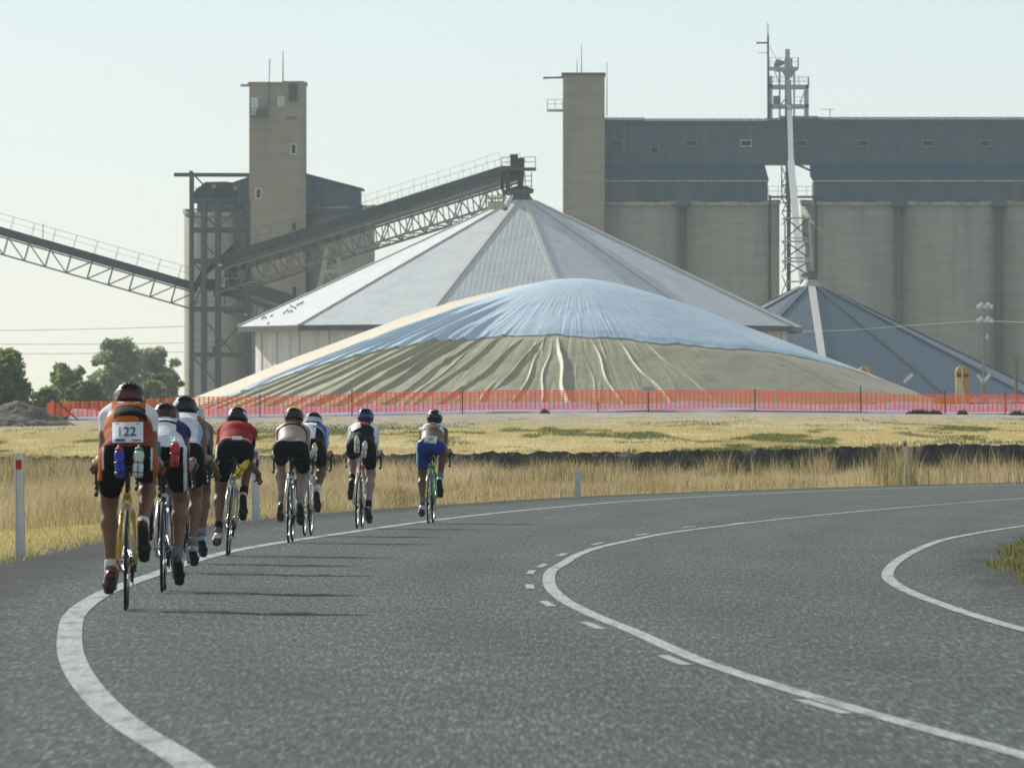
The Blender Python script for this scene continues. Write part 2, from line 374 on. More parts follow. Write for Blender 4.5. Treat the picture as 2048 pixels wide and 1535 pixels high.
# ------------------------------------------------------------------ grass (stuff nobody could count)
def grass_mat(name, stops, transl=.35):
    m = bpy.data.materials.new(name); m.use_nodes = True; nt = m.node_tree; b = nt.nodes['Principled BSDF']
    b.inputs['Roughness'].default_value = .8; b.inputs['Specular IOR Level'].default_value = .2
    at = nd(nt, 'ShaderNodeAttribute', attribute_name='rnd')
    rp = nd(nt, 'ShaderNodeValToRGB'); rp.color_ramp.elements[0].color = rgb(stops[0][1]); rp.color_ramp.elements[0].position = stops[0][0]
    rp.color_ramp.elements[1].color = rgb(stops[-1][1]); rp.color_ramp.elements[1].position = stops[-1][0]
    for p, c in stops[1:-1]:
        e = rp.color_ramp.elements.new(p); e.color = rgb(c)
    nt.links.new(at.outputs['Fac'], rp.inputs[0]); nt.links.new(rp.outputs[0], b.inputs['Base Color'])
    tb = nd(nt, 'ShaderNodeBsdfTranslucent'); nt.links.new(rp.outputs[0], tb.inputs['Color'])
    ms = nd(nt, 'ShaderNodeMixShader'); ms.inputs[0].default_value = transl
    nt.links.new(b.outputs[0], ms.inputs[1]); nt.links.new(tb.outputs[0], ms.inputs[2])
    nt.links.new(ms.outputs[0], nt.nodes['Material Output'].inputs['Surface'])
    return m
def blades(name, X, Y, Z, H, Wd, tone, material, lean=.35):
    n = len(X); a = rng.uniform(0, 2 * np.pi, n); la = rng.uniform(0, 2 * np.pi, n); lv = rng.uniform(0, lean, n) * H
    dx, dy = np.cos(a) * Wd / 2, np.sin(a) * Wd / 2
    V = np.zeros((n, 5, 3))
    V[:, 0] = np.c_[X - dx, Y - dy, Z - .03]; V[:, 1] = np.c_[X + dx, Y + dy, Z - .03]
    mx_, my_ = np.cos(la) * lv * .35, np.sin(la) * lv * .35
    V[:, 2] = np.c_[X + dx * .75 + mx_, Y + dy * .75 + my_, Z + H * .6]; V[:, 3] = np.c_[X - dx * .75 + mx_, Y - dy * .75 + my_, Z + H * .6]
    V[:, 4] = np.c_[X + np.cos(la) * lv, Y + np.sin(la) * lv, Z + H]
    i = np.arange(n)[:, None] * 5
    Fq = np.concatenate([np.hstack([i, i + 1, i + 2]), np.hstack([i, i + 2, i + 3]), np.hstack([i + 3, i + 2, i + 4])])
    return np_mesh(name, V.reshape(-1, 3), Fq, material, attr=np.repeat(tone, 5))
M_TALL = grass_mat('dry_stalks', [(0, (.15, .125, .05)), (.3, (.36, .29, .14)), (.7, (.56, .46, .27)), (1, (.72, .63, .42))])
M_SHORT = grass_mat('short_straw', [(0, (.13, .155, .045)), (.25, (.38, .33, .13)), (.7, (.62, .52, .25)), (1, (.74, .64, .36))])
M_GREENG = grass_mat('green_tufts', [(0, (.06, .075, .02)), (.5, (.19, .19, .055)), (1, (.38, .34, .13))])

def scatter(n, y0, y1, margin=1.12):
    Y = y0 + (y1 - y0) * rng.random(n); X = (rng.random(n) * 2 - 1) * Y * CX / F * margin
    return X, Y
# tall dry grass in the drain
X, Y = scatter(560000, 112, 299)
e = XE(Y) - X
st = 140 - 10 * vnoise(X * .5, Y * .05, 31) + 6 * np.clip(-X - 5, 0, 3)
pr = sstep(0, 14, Y - st) * sstep(.5, 1.6, e) * (.35 + .65 * sstep(.25, .6, vnoise(X * .8, Y * .15, 33)))
k = rng.random(len(X)) < pr; X, Y, e = X[k], Y[k], e[k]
cl = vnoise(X * 1.1, Y * .10, 35); H = (.16 + .42 * cl * sstep(0, 3.0, e) * rng.random(len(X)) + .12 * rng.random(len(X))) * (1 + (.38 + .45 * sstep(3, -3, X)) * sstep(215, 285, Y) + .30 * sstep(-3, -8, X))
tone = np.clip(.08 + .50 * vnoise(X * .45, Y * .06, 37) + .35 * vnoise(X * 1.7, Y * .2, 38) + rng.normal(0, .2, len(X)), 0, 1)
struct(blades('dry_grass', X, Y, ground_z(X, Y), H, rng.uniform(.006, .018, len(X)), tone, M_TALL, .85), 'stuff')
# seeding weeds and stalks against the bank
X, Y = scatter(90000, 235, 298.5)
w = vnoise(X * .55, Y * .08, 41) * vnoise(X * 1.9, Y * .2, 43)
k = (w > .33 + .24 * rng.random(len(X))) | (rng.random(len(X)) < .03); X, Y, w = X[k], Y[k], w[k]
H = .45 + 1.15 * np.clip(w, 0, 1) * rng.random(len(X)) + .25 * (X < -6) + .22 * (X > 3) * vnoise(X * .9, Y * .3, 45)
struct(blades('tall_weeds', X, Y, ground_z(X, Y), H, rng.uniform(.010, .028, len(X)), np.clip(rng.normal(.28, .22, len(X)), 0, 1), M_TALL, .45), 'stuff')
# short straw on the verge
X, Y = scatter(260000, 66, 235)
e = XE(Y) - X; pr = sstep(.35, .9, e) * np.where(Y > 165, sstep(3.5, 1.2, e), 1)
k = rng.random(len(X)) < pr; X, Y, e = X[k], Y[k], e[k]
tone = np.clip(.62 + .35 * (vnoise(X * .6, Y * .08, 51) - .5) + rng.normal(0, .14, len(X)) - .5 * sstep(1.0, .3, e) * vnoise(X * 1.3, Y * .16, 53), 0, 1)
struct(blades('verge_grass', X, Y, ground_z(X, Y), rng.uniform(.02, .075, len(X)) + .07 * (e < .9) * rng.random(len(X)), rng.uniform(.006, .018, len(X)), tone, M_SHORT, .8), 'stuff')
# field above the bank
X, Y = scatter(330000, 300.6, 425)
g = .62 * vnoise(X * .42, Y * .05, 61) + .38 * vnoise(X * 1.4, Y * .15, 62); d = .6 * vnoise(X * .45, Y * .05, 63) + .4 * vnoise(X * 1.5, Y * .16, 64)
pr = .15 + .85 * sstep(.32, .55, d) * sstep(410, 365, Y)
k = rng.random(len(X)) < pr; X, Y, g, d = X[k], Y[k], g[k], d[k]
tone = np.clip(.72 - .95 * sstep(.55, .72, g) + rng.normal(0, .15, len(X)), 0, 1)
struct(blades('field_grass', X, Y, ground_z(X, Y), rng.uniform(.02, .09, len(X)) + .10 * (Y < 302.5), rng.uniform(.012, .035, len(X)), tone, M_SHORT, .7), 'stuff')
# greener inner verge at the right
n0 = 60000; Y = rng.uniform(60, 112, n0); X = XR(Y) + .85 + 3.0 * rng.random(n0) ** 1.3
k = rng.random(n0) < sstep(.8, 1.45, X - XR(Y) + .5 * (vnoise(X * 2, Y * .3, 71) - .5)); X, Y = X[k], Y[k]
struct(blades('inner_verge_grass', X, Y, ground_z(X, Y), rng.uniform(.03, .12, len(X)), rng.uniform(.006, .018, len(X)), np.clip(rng.normal(.5, .3, len(X)), 0, 1), M_GREENG, .7), 'stuff')

# ------------------------------------------------------------------ materials of the grain terminal
M_CONC = mat('slipform_concrete', (.315, .295, .215), .9, .0, .9, (.25, .25, 2.2), col2=(.41, .385, .285), bump=.015,
             var2=(.5, (1.1, 1.1, .12), (.16, .16, .13), .5))
M_CONC2 = mat('tower_concrete', (.275, .25, .175), .9, .0, .8, (.3, .3, 1.6), col2=(.37, .335, .24), bump=.015,
              var2=(.35, (1.2, 1.2, .15), (.19, .175, .14), .5))
M_IRON = ribbed('corrugated_iron', (.034, .076, .098), .9, .035, 0, .5, .16, .5, stain=(.6, (1, 1, .1), (.17, .17, .16), .4))
M_IRONR = ribbed('blue_roof_iron', (.022, .066, .135), .9, .035, 0, .6, .12, .4)
M_STEEL = mat('weathered_steel', (.085, .105, .105), .65, .3, 2.5, metal=.15, var2=(3, (1, 1, .4), (.13, .105, .075), .5))
M_STEELG = mat('galvanised_truss', (.21, .215, .185), .6, .25, 2, var2=(2, (1, 1, 1), (.26, .19, .12), .6))
M_BELT = mat('belt_cover', (.05, .066, .07), .8, .3, 1.5)
M_PALE = mat('pale_steel', (.40, .44, .45), .55, .12, 2, var2=(2, (1, 1, .4), (.33, .28, .22), .4))
M_WHITE = mat('white_steel', (.62, .65, .64), .5, .08, 3)
M_DARKGLASS = mat('dark_window_glass', (.018, .022, .024), .5, .2, 3, spec=.15)
M_FRAME = mat('pale_window_frame', (.52, .53, .50), .6, .1, 3)
M_PARAPET = mat('lime_rim', (.50, .46, .37), .85, .0, 1.3, (1, 1, 1), col2=(.24, .22, .17))
M_RUST = mat('rusty_steel', (.16, .085, .05), .8, .3, 4)
M_YELL = mat('yellow_paint', (.52, .33, .035), .55, .15, 4, var2=(4, (1, 1, 1), (.30, .18, .05), .5))
M_CREAM = mat('cream_panel', (.62, .55, .40), .6, .1, 3)

GZ0 = lambda x, y: float(ground_z(x, y))
def fz(v, d): return CAMH + (HZ - v) * d / F
def fx(u, d): return (u - CX) * d / F
def rails(mb, pts, h=1.05, step=1.6, r=.03, mi=0):
    """posts and two rails along a polyline of foot points"""
    pts = [Vector(p) for p in pts]
    for a, b in zip(pts[:-1], pts[1:]):
        L = (b - a).length; n = max(1, int(L / step))
        for i in range(n + 1):
            p = a.lerp(b, i / n); mb.beam(p, p + V3(0, 0, h), r * 1.6, mi=mi)
        for q in (h, h * .55): mb.beam(a + V3(0, 0, q), b + V3(0, 0, q), r * 1.5, mi=mi)

# ------------------------------------------------------------------ right-hand grain elevator (D = 1000 m)
D = 1000.0
elev = empty('grain_elevator', W(1600, 0, D).xy.to_3d() + V3(0, 0, 2.2), 'long grain elevator of concrete silos under a grey iron gallery, square tower at left end', 'grain elevator')
RS = 5.06
def silo_cell(cx, cy, r, z0, z1, tilt, parent, name='silo_cell', m=M_CONC):
    n = 72; mb = MB(); vs = []
    for k in range(n):
        t = 2 * math.pi * k / n; x, y = r * math.cos(t), r * math.sin(t)
        vs.append((cx + x, cy + y, z0)); vs.append((cx + x, cy + y, z1 + tilt * (y + r) - tilt * r * 1.0))
    mb.add(vs, [(2 * k, (2 * k + 2) % (2 * n), (2 * k + 3) % (2 * n), 2 * k + 1) for k in range(n)] + [tuple(2 * k + 1 for k in range(n))])
    o = mb.build(name, m, parent)
    me = o.data
    for p in me.polygons: p.use_smooth = len(p.vertices) == 4
    rim = MB(); vs = []
    for k in range(n):
        t = 2 * math.pi * k / n; x, y = math.cos(t), math.sin(t); zz = z1 + tilt * r * y
        for rr, dz in ((r + .14, -.22), (r + .14, .12), (r - .1, .12)): vs.append((cx + x * rr, cy + y * rr, zz + dz + .05 * math.sin(7 * t) * (dz > 0)))
    rim.add(vs, [(3 * k + j, 3 * ((k + 1) % n) + j, 3 * ((k + 1) % n) + j + 1, 3 * k + j + 1) for k in range(n) for j in (0, 1)])
    rim.build('silo_rim', M_PARAPET, o)
    return o
ztop = fz(399, D)
for u in (1268, 1465, 1701, 1901, 2101):
    silo_cell(fx(u, D), D + RS, 4.83, 1.5, ztop - .1, .055, elev)
for ua, ub in ((1268, 1465), (1701, 1901), (1901, 2101)):
    t = MB(); t.span(fx(ua, D), fx(ub, D), D + RS - .5, D + RS + .5, 1.5, ztop - .35); t.build('link_wall', M_CONC, elev)
# square headhouse tower
tw = MB(); tw.span(fx(1126, D), fx(1209, D), D - 1.5, D + 5.5, 1.5, fz(152, D)); tower = tw.build('headhouse_tower', M_CONC2, elev)
t = MB(); t.span(fx(1123, D), fx(1211, D), D - 1.7, D + 5.7, fz(152, D) + .003, fz(150, D) + .18); t.build('tower_roof', M_STEEL, tower)
t = MB(); t.beam(W(1088, 156, D - .5), W(1130, 155, D - .5), .22, .18); t.beam(W(1088, 154.5, D - .5), W(1088, 159, D - .5), .15); t.build('hoist_beam', M_STEEL, elev)
t = MB(); t.span(fx(1094, D), fx(1126, D) - .01, D, D + 3, fz(222, D), fz(218.5, D))
rails(t, [W(1095, 219, D), W(1125, 219, D)], 1.0, .75, .03); rails(t, [W(1095, 219, D), W(1095, 219, D) + V3(0, 3, 0)], 1.0, 1.5, .03); t.build('balcony', M_PALE, elev)
for u, v0, dx in ((1154, 118, 2.5), (1163, 88, 2.0), (1214, 125, 3.0)):
    t = MB(); t.cyl(W(u, 155 if u < 1210 else 232, D + dx), W(u, v0, D + dx), .05, .025, 6); t.build('aerial', M_STEEL, elev)
# long upper gallery, split so that the roof line steps very slightly
gal = MB(); y0, y1 = D + 4.2, D + 9.6
gx0, gx1 = fx(1196, D), fx(2330, D); zt, zb = fz(240, D), fz(326, D)
gal.span(gx0, gx1, y0, y1, zb, zt); gobj = gal.build('upper_gallery', M_IRON, elev)
rf = MB(); segs = [(1194, 1290, 237.5), (1290, 1535, 239.5), (1535, 1562, 238.5), (1562, 1640, 234.5), (1640, 2335, 236.5)]
for a, b, v in segs:
    xa, xb = fx(a, D), fx(b, D); ym = (y0 + y1) / 2; h = fz(v, D)
    rf.add([(xa, y0 - .35, zt - .12), (xb, y0 - .35, zt - .12), (xb, y0 - .35, h), (xa, y0 - .35, h), (xa, ym, h + .35), (xb, ym, h + .35), (xb, y1 + .35, h), (xa, y1 + .35, h), (xa, y1 + .35, zt - .12), (xb, y1 + .35, zt - .12)],
           [(0, 1, 2, 3), (3, 2, 5, 4), (4, 5, 6, 7), (7, 6, 9, 8), (0, 3, 4, 7, 8), (1, 9, 6, 5, 2), (0, 8, 9, 1)])
rf.build('gallery_roof', M_IRON, gobj)
for u, kind in ((1234, 0), (1310, 1), (1383, 2), (1494, 3), (1605, 0), (1729, 2), (1860, 2), (1974, 2), (2090, 2)):
    cx = fx(u, D); v = 284 if kind != 1 else 298
    wf = MB(); hw, hh = (.5, .26) if kind != 1 else (.36, .32); cz = fz(v, D)
    wf.span(cx - hw - .08, cx + hw + .08, y0 - .10, y0 - .004, cz - hh - .08, cz - hh); wf.span(cx - hw - .08, cx + hw + .08, y0 - .10, y0 - .004, cz + hh, cz + hh + .08)
    wf.span(cx - hw - .08, cx - hw, y0 - .10, y0 - .004, cz - hh, cz + hh); wf.span(cx + hw, cx + hw + .08, y0 - .10, y0 - .004, cz - hh, cz + hh)
    fr = wf.build('gallery_window', M_FRAME if kind == 3 else M_STEELG, gobj)
    p = MB(); p.span(cx - hw, cx + hw, y0 - .05, y0 - .003, cz - hh, cz + hh); p.build('window_pane', M_DARKGLASS, fr)
# lean-to roofs and lower walls over the two silo blocks
for xa, xb, xt in ((1201, 1537, 1531), (1629, 2330, 2330)):
    lo = MB(); xl, xr = fx(xa, D), fx(xb, D); ya = y0 - 1.8
    lo.span(xl, xr, ya, y0 + 4.6, ztop - .6, fz(361, D)); sh = lo.build('lower_gallery', M_IRON, elev)
    rr = MB(); za, zc = fz(359, D), zb + .02; xr2 = fx(xt, D); xl2 = fx(1637 if xa > 1500 else xa, D) if xa < 1500 else fx(1622, D)
    rr.add([(xl - .1, ya - .25, za), (xr + .1, ya - .25, za), (xr2, y0 - .003, zc), (xl2, y0 - .003, zc), (xl - .1, ya - .25, za - .1), (xr + .1, ya - .25, za - .1), (xr2, y0 - .003, zc - 1.2), (xl2, y0 - .003, zc - 1.2)],
           [(0, 1, 2, 3), (4, 5, 1, 0), (5, 6, 2, 1), (3, 7, 4, 0), (7, 6, 5, 4)])
    rr.build('lean_to_roof', M_IRONR, sh)
    g = MB(); nseg = 14
    for k in range(nseg):
        a = xl + (xr - xl) * k / nseg; b = xl + (xr - xl) * (k + 1) / nseg - .04
        g.span(a, b, ya - .40, ya - .252, za - .16 - .03 * random.random(), za - .02 + .02 * random.random())
    g.build('gutter', M_PARAPET, sh)
t = MB(); t.span(fx(1187, D), fx(1200, D), D + 2.0, D + 5, ztop - .6, fz(330, D)); t.build('link_shed', M_IRON, elev)
for u, dy in ((1540, 1.8), (1632, 1.5)):
    t = MB(); t.cyl(W(u, 400, D + dy), W(u, 845, D + dy), .14, n=8); t.cyl(W(u, 398, D + dy) , W(u, 392, D + dy + .6), .14, n=8); t.build('downpipe', M_BELT, elev)
# gangway between the two blocks
t = MB(); t.beam(W(1537, 394, D + 3.2), W(1632, 394, D + 3.2), .9, .22); rails(t, [W(1537, 393, D + 2.8), W(1632, 393, D + 2.8)], 1.0, .9, .025); t.beam(W(1592, 328, D + 4.5), W(1632, 346, D + 4.5), .25, .22)
t.build('gangway', M_STEEL, elev)
shift(elev)

# ------------------------------------------------------------------ bucket elevator tower rising through the gap
D2 = 1004.8
leg = empty('bucket_elevator', W(1580, 0, D2).xy.to_3d() + V3(0, 0, 2.2), 'pale steel bucket elevator tower with railed platforms, rising through the gap in the long elevator', 'tower')
t = MB(); yA, yB = D2 + .0, D2 + 4.0
for u in (1541.5, 1614): 
    for y in (yA, yB): t.beam((fx(u, D2), y, fz(243, D2)), (fx(u, D2), y, fz(170 if u > 1600 else 152, D2)), .34)
for v in (173, 212):
    for y in (yA, yB): t.beam((fx(1538, D2), y, fz(v, D2)), (fx(1618, D2), y, fz(v, D2)), .34, .34)
    for u in (1541.5, 1614): t.beam((fx(u, D2), yA, fz(v, D2)), (fx(u, D2), yB, fz(v, D2)), .3)
for u in (1561, 1590):
    t.beam((fx(u, D2), yB - 1, fz(243, D2)), (fx(u, D2), yB - 1, fz(135, D2)), .17)
t.beam(W(1561, 210, D2 + 2), W(1572, 196, D2 + 2), .12); t.beam(W(1600, 209, D2 + 2), W(1610, 180, D2 + 2), .1)
t.beam(W(1548, 140, D2), W(1560, 170, D2), .08)
t.build('tower_frame', M_PALE, leg)
t = MB(); t.span(fx(1539, D2), fx(1597, D2), yA, yA + 3.4, fz(139, D2), fz(134, D2)); t.span(fx(1553, D2), fx(1592, D2), yA + .3, yA + 3, fz(142, D2), fz(139, D2))
t.build('top_platform', M_PALE, leg)
t = MB(); zz = fz(134, D2); rails(t, [(fx(1540, D2), yA, zz), (fx(1597, D2), yA, zz), (fx(1597, D2), yA + 3.3, zz)], .92, .95, .03); t.build('guard_rail', M_PALE, leg)
t = MB(); zz = fz(171, D2); rails(t, [(fx(1540, D2), yA, zz), (fx(1618, D2), yA, zz), (fx(1618, D2), yB, zz), (fx(1540, D2), yB, zz)], .9, .95, .026); t.build('guard_rail', M_PALE, leg)
t = MB(); zz = fz(210, D2); rails(t, [(fx(1590, D2), yB - .5, zz), (fx(1614, D2), yB - .5, zz)], .9, .5, .025); t.build('guard_rail', M_PALE, leg)
t = MB(); t.span(fx(1547, D2), fx(1561, D2), yA + 1, yA + 2, fz(209, D2), fz(191, D2)); t.build('control_box', M_STEELG, leg)
t = MB(); t.cyl(W(1555, 127, D2 + 1.2), W(1555, 119, D2 + 1.2), .26, .2, 10); t.box(W(1554, 130, D2 + 1.2), (.6, .7, .4)); t.cyl(W(1562, 126, D2 + 1), W(1562, 126, D2 + 1.9), .3, n=12); t.cyl(W(1568, 129, D2 + 1), W(1568, 122, D2 + 1), .12, n=8)
t.build('drive_motor', M_STEELG, leg)
t = MB(); t.box(W(1577, 127, D2 + 1), (.8, .9, 1.0)); t.lathe(W(1577, 146, D2 + 1), [(.3, -.5), (.85, .45), (.85, .6)], 12)
t.beam(W(1575, 134, D2 + 1), W(1575, 98.5, D2 + 1), .46, .5); t.build('head_casing', M_PALE, leg)
t = MB(); t.beam(W(1574, 320, D2 + 2.2), W(1574, 140, D2 + 2.2), .42, .5); t.build('elevator_leg', M_STEELG, leg)
t = MB(); t.beam(W(1577.5, 848, D2 + 2.4), W(1577.5, 320, D2 + 2.4), .40, .5); t.build('lower_leg', M_STEEL, leg)
# lattice around the lower leg
for a, b, w in [((u, 330), (u, 400), .12) for u in (1563.5, 1572)] + [q for v0, v1 in ((335, 368), (368, 395), (395, 425), (425, 450), (480, 510), (520, 545), (550, 585), (585, 620)) for q in (((1564, v0), (1578, v1), .09), ((1578, v0), (1564, v1), .09))] + [((1564, v), (1584, v), .13) for v in (370, 405, 422, 438, 483, 522)]:
    t = MB(); t.beam(W(*a, D2 + 3), W(*b, D2 + 3), w); t.build('leg_brace', M_STEEL, leg)
shift(leg)
# mast and aerials on its roof
t = MB(); t.cyl(W(1537, 238, D2 - .3), W(1536, 72, D2 - .3), .13, .10, 8); t.cyl(W(1536, 72, D2 - .3), W(1535.5, 44, D2 - .3), .05, .02, 6)
for v, a in ((86, 1513), (106, 1516)): t.beam(W(a, v, D2 - .3), W(1537, v, D2 - .3), .16 if v == 86 else .05)
t.beam(W(1514, 84, D2 - .3), W(1514, 89, D2 - .3), .08)
for v in (50, 58, 64, 70): t.beam(W(1533, v, D2 - .3), W(1539, v, D2 - .3), .04)
t.cyl(W(1539, 92, D2 - .3), W(1556, 124, D2 + 1), .02, n=5)
tag(t.build('aerial_mast', M_STEEL, None), 'thin aerial mast with side arms clamped to left side of the pale bucket elevator tower', 'mast')
t = MB(); t.cyl(W(1660, 240, D + 3), W(1660, 218, D + 3), .04, n=6); t.beam(W(1640, 219, D + 3), W(1668, 219, D + 3), .05)
for u in (1641, 1646, 1652, 1658, 1664): t.beam(W(u, 219, D + 2.5), W(u, 219, D + 3.5), .03)
tag(t.build('tv_aerial', M_PALE, None), 'faint comb-shaped aerial standing on the long gallery roof right of the bucket elevator', 'aerial')
# white spout running down to the small cone, with its lattice mast
spout = empty('grain_spout', W(1610, 560, 905), 'slanting white grain spout on a lattice mast, leading down to the small dark cone roof', 'spout')
t = MB(); pa, pb = W(1579, 212, D2 - .4), W(1608, 566, 912)
t.beam(W(1577, 160, D2 - .2), pa, .5, .5); t.beam(pa, W(1582.5, 330, 980), .5, .5); t.build('upper_spout', M_PALE, spout)
t = MB(); t.beam(W(1582, 325, 981), W(1597, 500, 930), .62, .6); t.beam(W(1597, 500, 930), pb, .72, .7); t.build('spout_chute', M_PALE, spout)
t = MB(); d3 = 915
for u0, u1 in ((1570, 1570), (1618, 1625)):
    t.beam(W(u0, 436, d3), W(u1, 540, d3), .16)
    for v0, v1 in ((436, 476), (483, 516), (523, 550)): t.beam(W(1572, v0, d3), W(1618, v1, d3), .11); t.beam(W(1618, v0, d3), W(1572, v1, d3), .11)
for v in (436, 476, 483, 516, 523): t.beam(W(1570, v, d3), W(1621, v, d3), .16 if v != 476 else .1)
t.tube([W(1622, 530, d3), W(1624, 540, d3), W(1618, 545, d3), W(1605, 545, d3)], .07, 6); t.beam(W(1574, 563, d3), W(1632, 563, d3), .14)
t.build('lattice_mast', M_PALE, spout)
t = MB(); t.box(W(1612, 556, d3 - 1), (.9, .9, .7)); t.box(W(1624, 552, d3), (.8, .8, .9)); t.beam(W(1606, 550, d3), W(1634, 548, d3), .2, .3); t.build('spout_head', M_RUST, spout)
shift(spout)

# ------------------------------------------------------------------ left-hand silo group (D = 950 m)
D = 950.0
west = empty('silo_tower', W(556, 0, D).xy.to_3d() + V3(0, 0, 2.2), 'tall square concrete tower at left with two fat silos and an iron shed', 'silo')
rl = (500 - 365) / 2 * D / F
silo_cell(fx(432, D), D + 5.5, rl, 1.5, fz(420, D), .09, west)
silo_cell(fx(678, D), D + 5.5, (748 - 608) / 2 * D / F, 1.5, fz(411, D), .05, west)
x0, x1 = fx(498, D), fx(611, D)
t = MB(); t.span(x0, x1, D, D + 6, 1.5, fz(352, D)); t.build('lower_tower', M_CONC2, west)
t = MB(); t.span(x0 + .02, x1 - .02, D + .02, D + 5.98, fz(352, D) + .002, fz(168, D)); tow = t.build('upper_tower', M_CONC2, west)
t = MB(); t.span(x0 - .1, x1 + .1, D - .08, D + 6.1, fz(168, D) + .002, fz(165, D) + .05); t.span(fx(567, D), fx(608, D), D + .4, D + 5, fz(165, D) + .052, fz(162, D)); t.build('tower_roof', M_CONC2, tow)
t = MB(); t.beam(W(481, 171, D + 1), W(499, 171, D + 1), .2, .25); t.build('hoist_beam', M_PALE, west)
def window(u, v, w, h, parent, fmat, pmat=M_DARKGLASS, yy=D, name='window'):
    cx, cz = fx(u, D), fz(v, D); b = MB(); f_ = .13
    b.span(cx - w / 2 - f_, cx + w / 2 + f_, yy - .09, yy - .003, cz + h / 2, cz + h / 2 + f_); b.span(cx - w / 2 - f_, cx + w / 2 + f_, yy - .09, yy - .003, cz - h / 2 - f_, cz - h / 2)
    b.span(cx - w / 2 - f_, cx - w / 2, yy - .09, yy - .003, cz - h / 2, cz + h / 2); b.span(cx + w / 2, cx + w / 2 + f_, yy - .09, yy - .003, cz - h / 2, cz + h / 2)
    o = b.build(name, fmat, parent); b = MB(); b.span(cx - w / 2, cx + w / 2, yy - .04, yy - .002, cz - h / 2, cz + h / 2); b.build('window_pane', pmat, o)
window(587, 298, .36, .8, west, M_FRAME, yy=D + .02); window(517, 387, .36, .8, west, M_FRAME, yy=D + .02); window(588, 453, .34, .7, west, M_CONC2); window(589, 583, .34, .9, west, M_CONC2)
window(562, 203, .45, .8, west, M_FRAME, M_FRAME, yy=D + .02)
t = MB(); t.span(fx(502, D), fx(516, D), D - .06, D + .01, fz(232, D), fz(195, D)); t.build('door', M_WHITE, west)
t = MB(); t.span(fx(578, D), fx(595, D), D - .25, D + .01, fz(203, D), fz(167, D)); t.build('louvre', M_BELT, west)
t = MB(); t.span(fx(501, D), fx(537, D), D - 1.0, D - .002, fz(234, D), fz(232, D)); t.span(fx(514, D), fx(534, D), D - .8, D - .3, fz(231.9, D), fz(219, D)); rails(t, [W(502, 232, D - .95), W(536, 232, D - .95)], .75, .5, .02); t.build('balcony', M_STEEL, west)
t = MB(); t.span(fx(572, D), fx(594, D), D - .03, D + .01, fz(239, D), fz(233, D)); t.build('faded_plate', mat('faded_plate', (.19, .175, .15), .9, .2, 6), west)
t = MB(); t.cyl(W(566, 165, D + 1), W(566, 102, D + 1), .06, .03, 6); t.build('aerial', M_STEEL, west)
t = MB(); t.cyl(W(538, 220, D - .1), W(539, 118, D - .1), .035, n=6)
for v in (121, 126, 133, 138, 145, 150): t.beam(W(538, v, D - .1), W(543, v, D - .1), .03)
t.build('aerial', M_STEEL, west)
# gabled iron shed on top of the silos behind the tower
gx0, gx1, gxm = fx(392, D), fx(720, D), fx(556, D); yg0, yg1 = D + 3.2, D + 10
t = MB(); ze, zr, zl = fz(377, D), fz(334, D), fz(424, D); zel = fz(392, D)
t.add([(gx0, yg0, zl), (gx1, yg0, zl), (gx1, yg0, ze), (gxm, yg0, zr), (gx0, yg0, zel), (gx0, yg1, zl), (gx1, yg1, zl), (gx1, yg1, ze), (gxm, yg1, zr), (gx0, yg1, zel)],
      [(0, 1, 2, 3, 4), (9, 8, 7, 6, 5), (1, 6, 7, 2), (5, 0, 4, 9)]); sh = t.build('roof_shed', M_IRON, west)
t = MB()
for a, za, b, zb_ in ((gxm, zr, gx1 + .3, ze - .08), (gx0 - .3, zel - .08, gxm, zr)):
    t.add([(a, yg0 - .3, za + .01), (b, yg0 - .3, zb_ + .01), (b, yg1 + .3, zb_ + .01), (a, yg1 + .3, za + .01), (a, yg0 - .3, za + .16), (b, yg0 - .3, zb_ + .16), (b, yg1 + .3, zb_ + .16), (a, yg1 + .3, za + .16)],
          [(3, 2, 1, 0), (4, 5, 6, 7), (0, 1, 5, 4), (2, 3, 7, 6), (1, 2, 6, 5), (3, 0, 4, 7)])
t.build('shed_roof', M_IRONR, sh)
t = MB(); t.add([(fx(612, D), D + 1.6, fz(421, D)), (fx(724, D), D + 1.6, fz(416, D)), (gx1 + .2, yg0 - .003, fz(409, D)), (fx(612, D), yg0 - .003, fz(413, D))], [(0, 1, 2, 3)])
t.add([(fx(612, D), D + 1.6, fz(421, D) - .2), (fx(724, D), D + 1.6, fz(416, D) - .2), (fx(724, D), D + 1.6, fz(416, D) - .004), (fx(612, D), D + 1.6, fz(421, D) - .004)], [(0, 1, 2, 3)]); t.build('skirt_roof', M_IRONR, west)
t = MB(); t.cyl(W(501.5, 500, D - .15), W(501.5, 848, D - .15), .09, n=8); t.build('downpipe', M_STEEL, west)
shift(west)

# ------------------------------------------------------------------ steel transfer tower in front of it (D = 880 m)
D = 780.0
xf = empty('transfer_tower', W(440, 0, D).xy.to_3d() + V3(0, 0, 2.2), 'open dark steel transfer tower with stacked floors and bracing, in front of the left silo', 'tower')
cols = (384, 409, 437, 476, 497); d0, d1 = D - 2.2, D + 2.2
t = MB()
for u, w in zip(cols, (.27, .42, .42, .55, .27)):
    for y in (d0, d1):
        if u == 476: t.beam((fx(u, D), y, fz(395, D)), (fx(u, D), y, fz(530, D)), w * .7 if y == d1 else w)
        else: t.beam((fx(u, D), y, 1.6), (fx(u, D), y, fz(397 if u != 384 else 343, D)), w if y == d0 else w * .7)
t.build('column', M_STEEL, xf)
for v in (401, 460, 522, 618, 709):
    t = MB()
    for y in (d0, d1): t.beam((fx(383, D), y, fz(v, D)), (fx(498, D), y, fz(v, D)), .25, .34)
    t.span(fx(384, D), fx(497, D), d0 - .1, d1 + .1, fz(v - 3, D), fz(v - 1.5, D)); t.build('floor_deck', M_STEEL, xf)
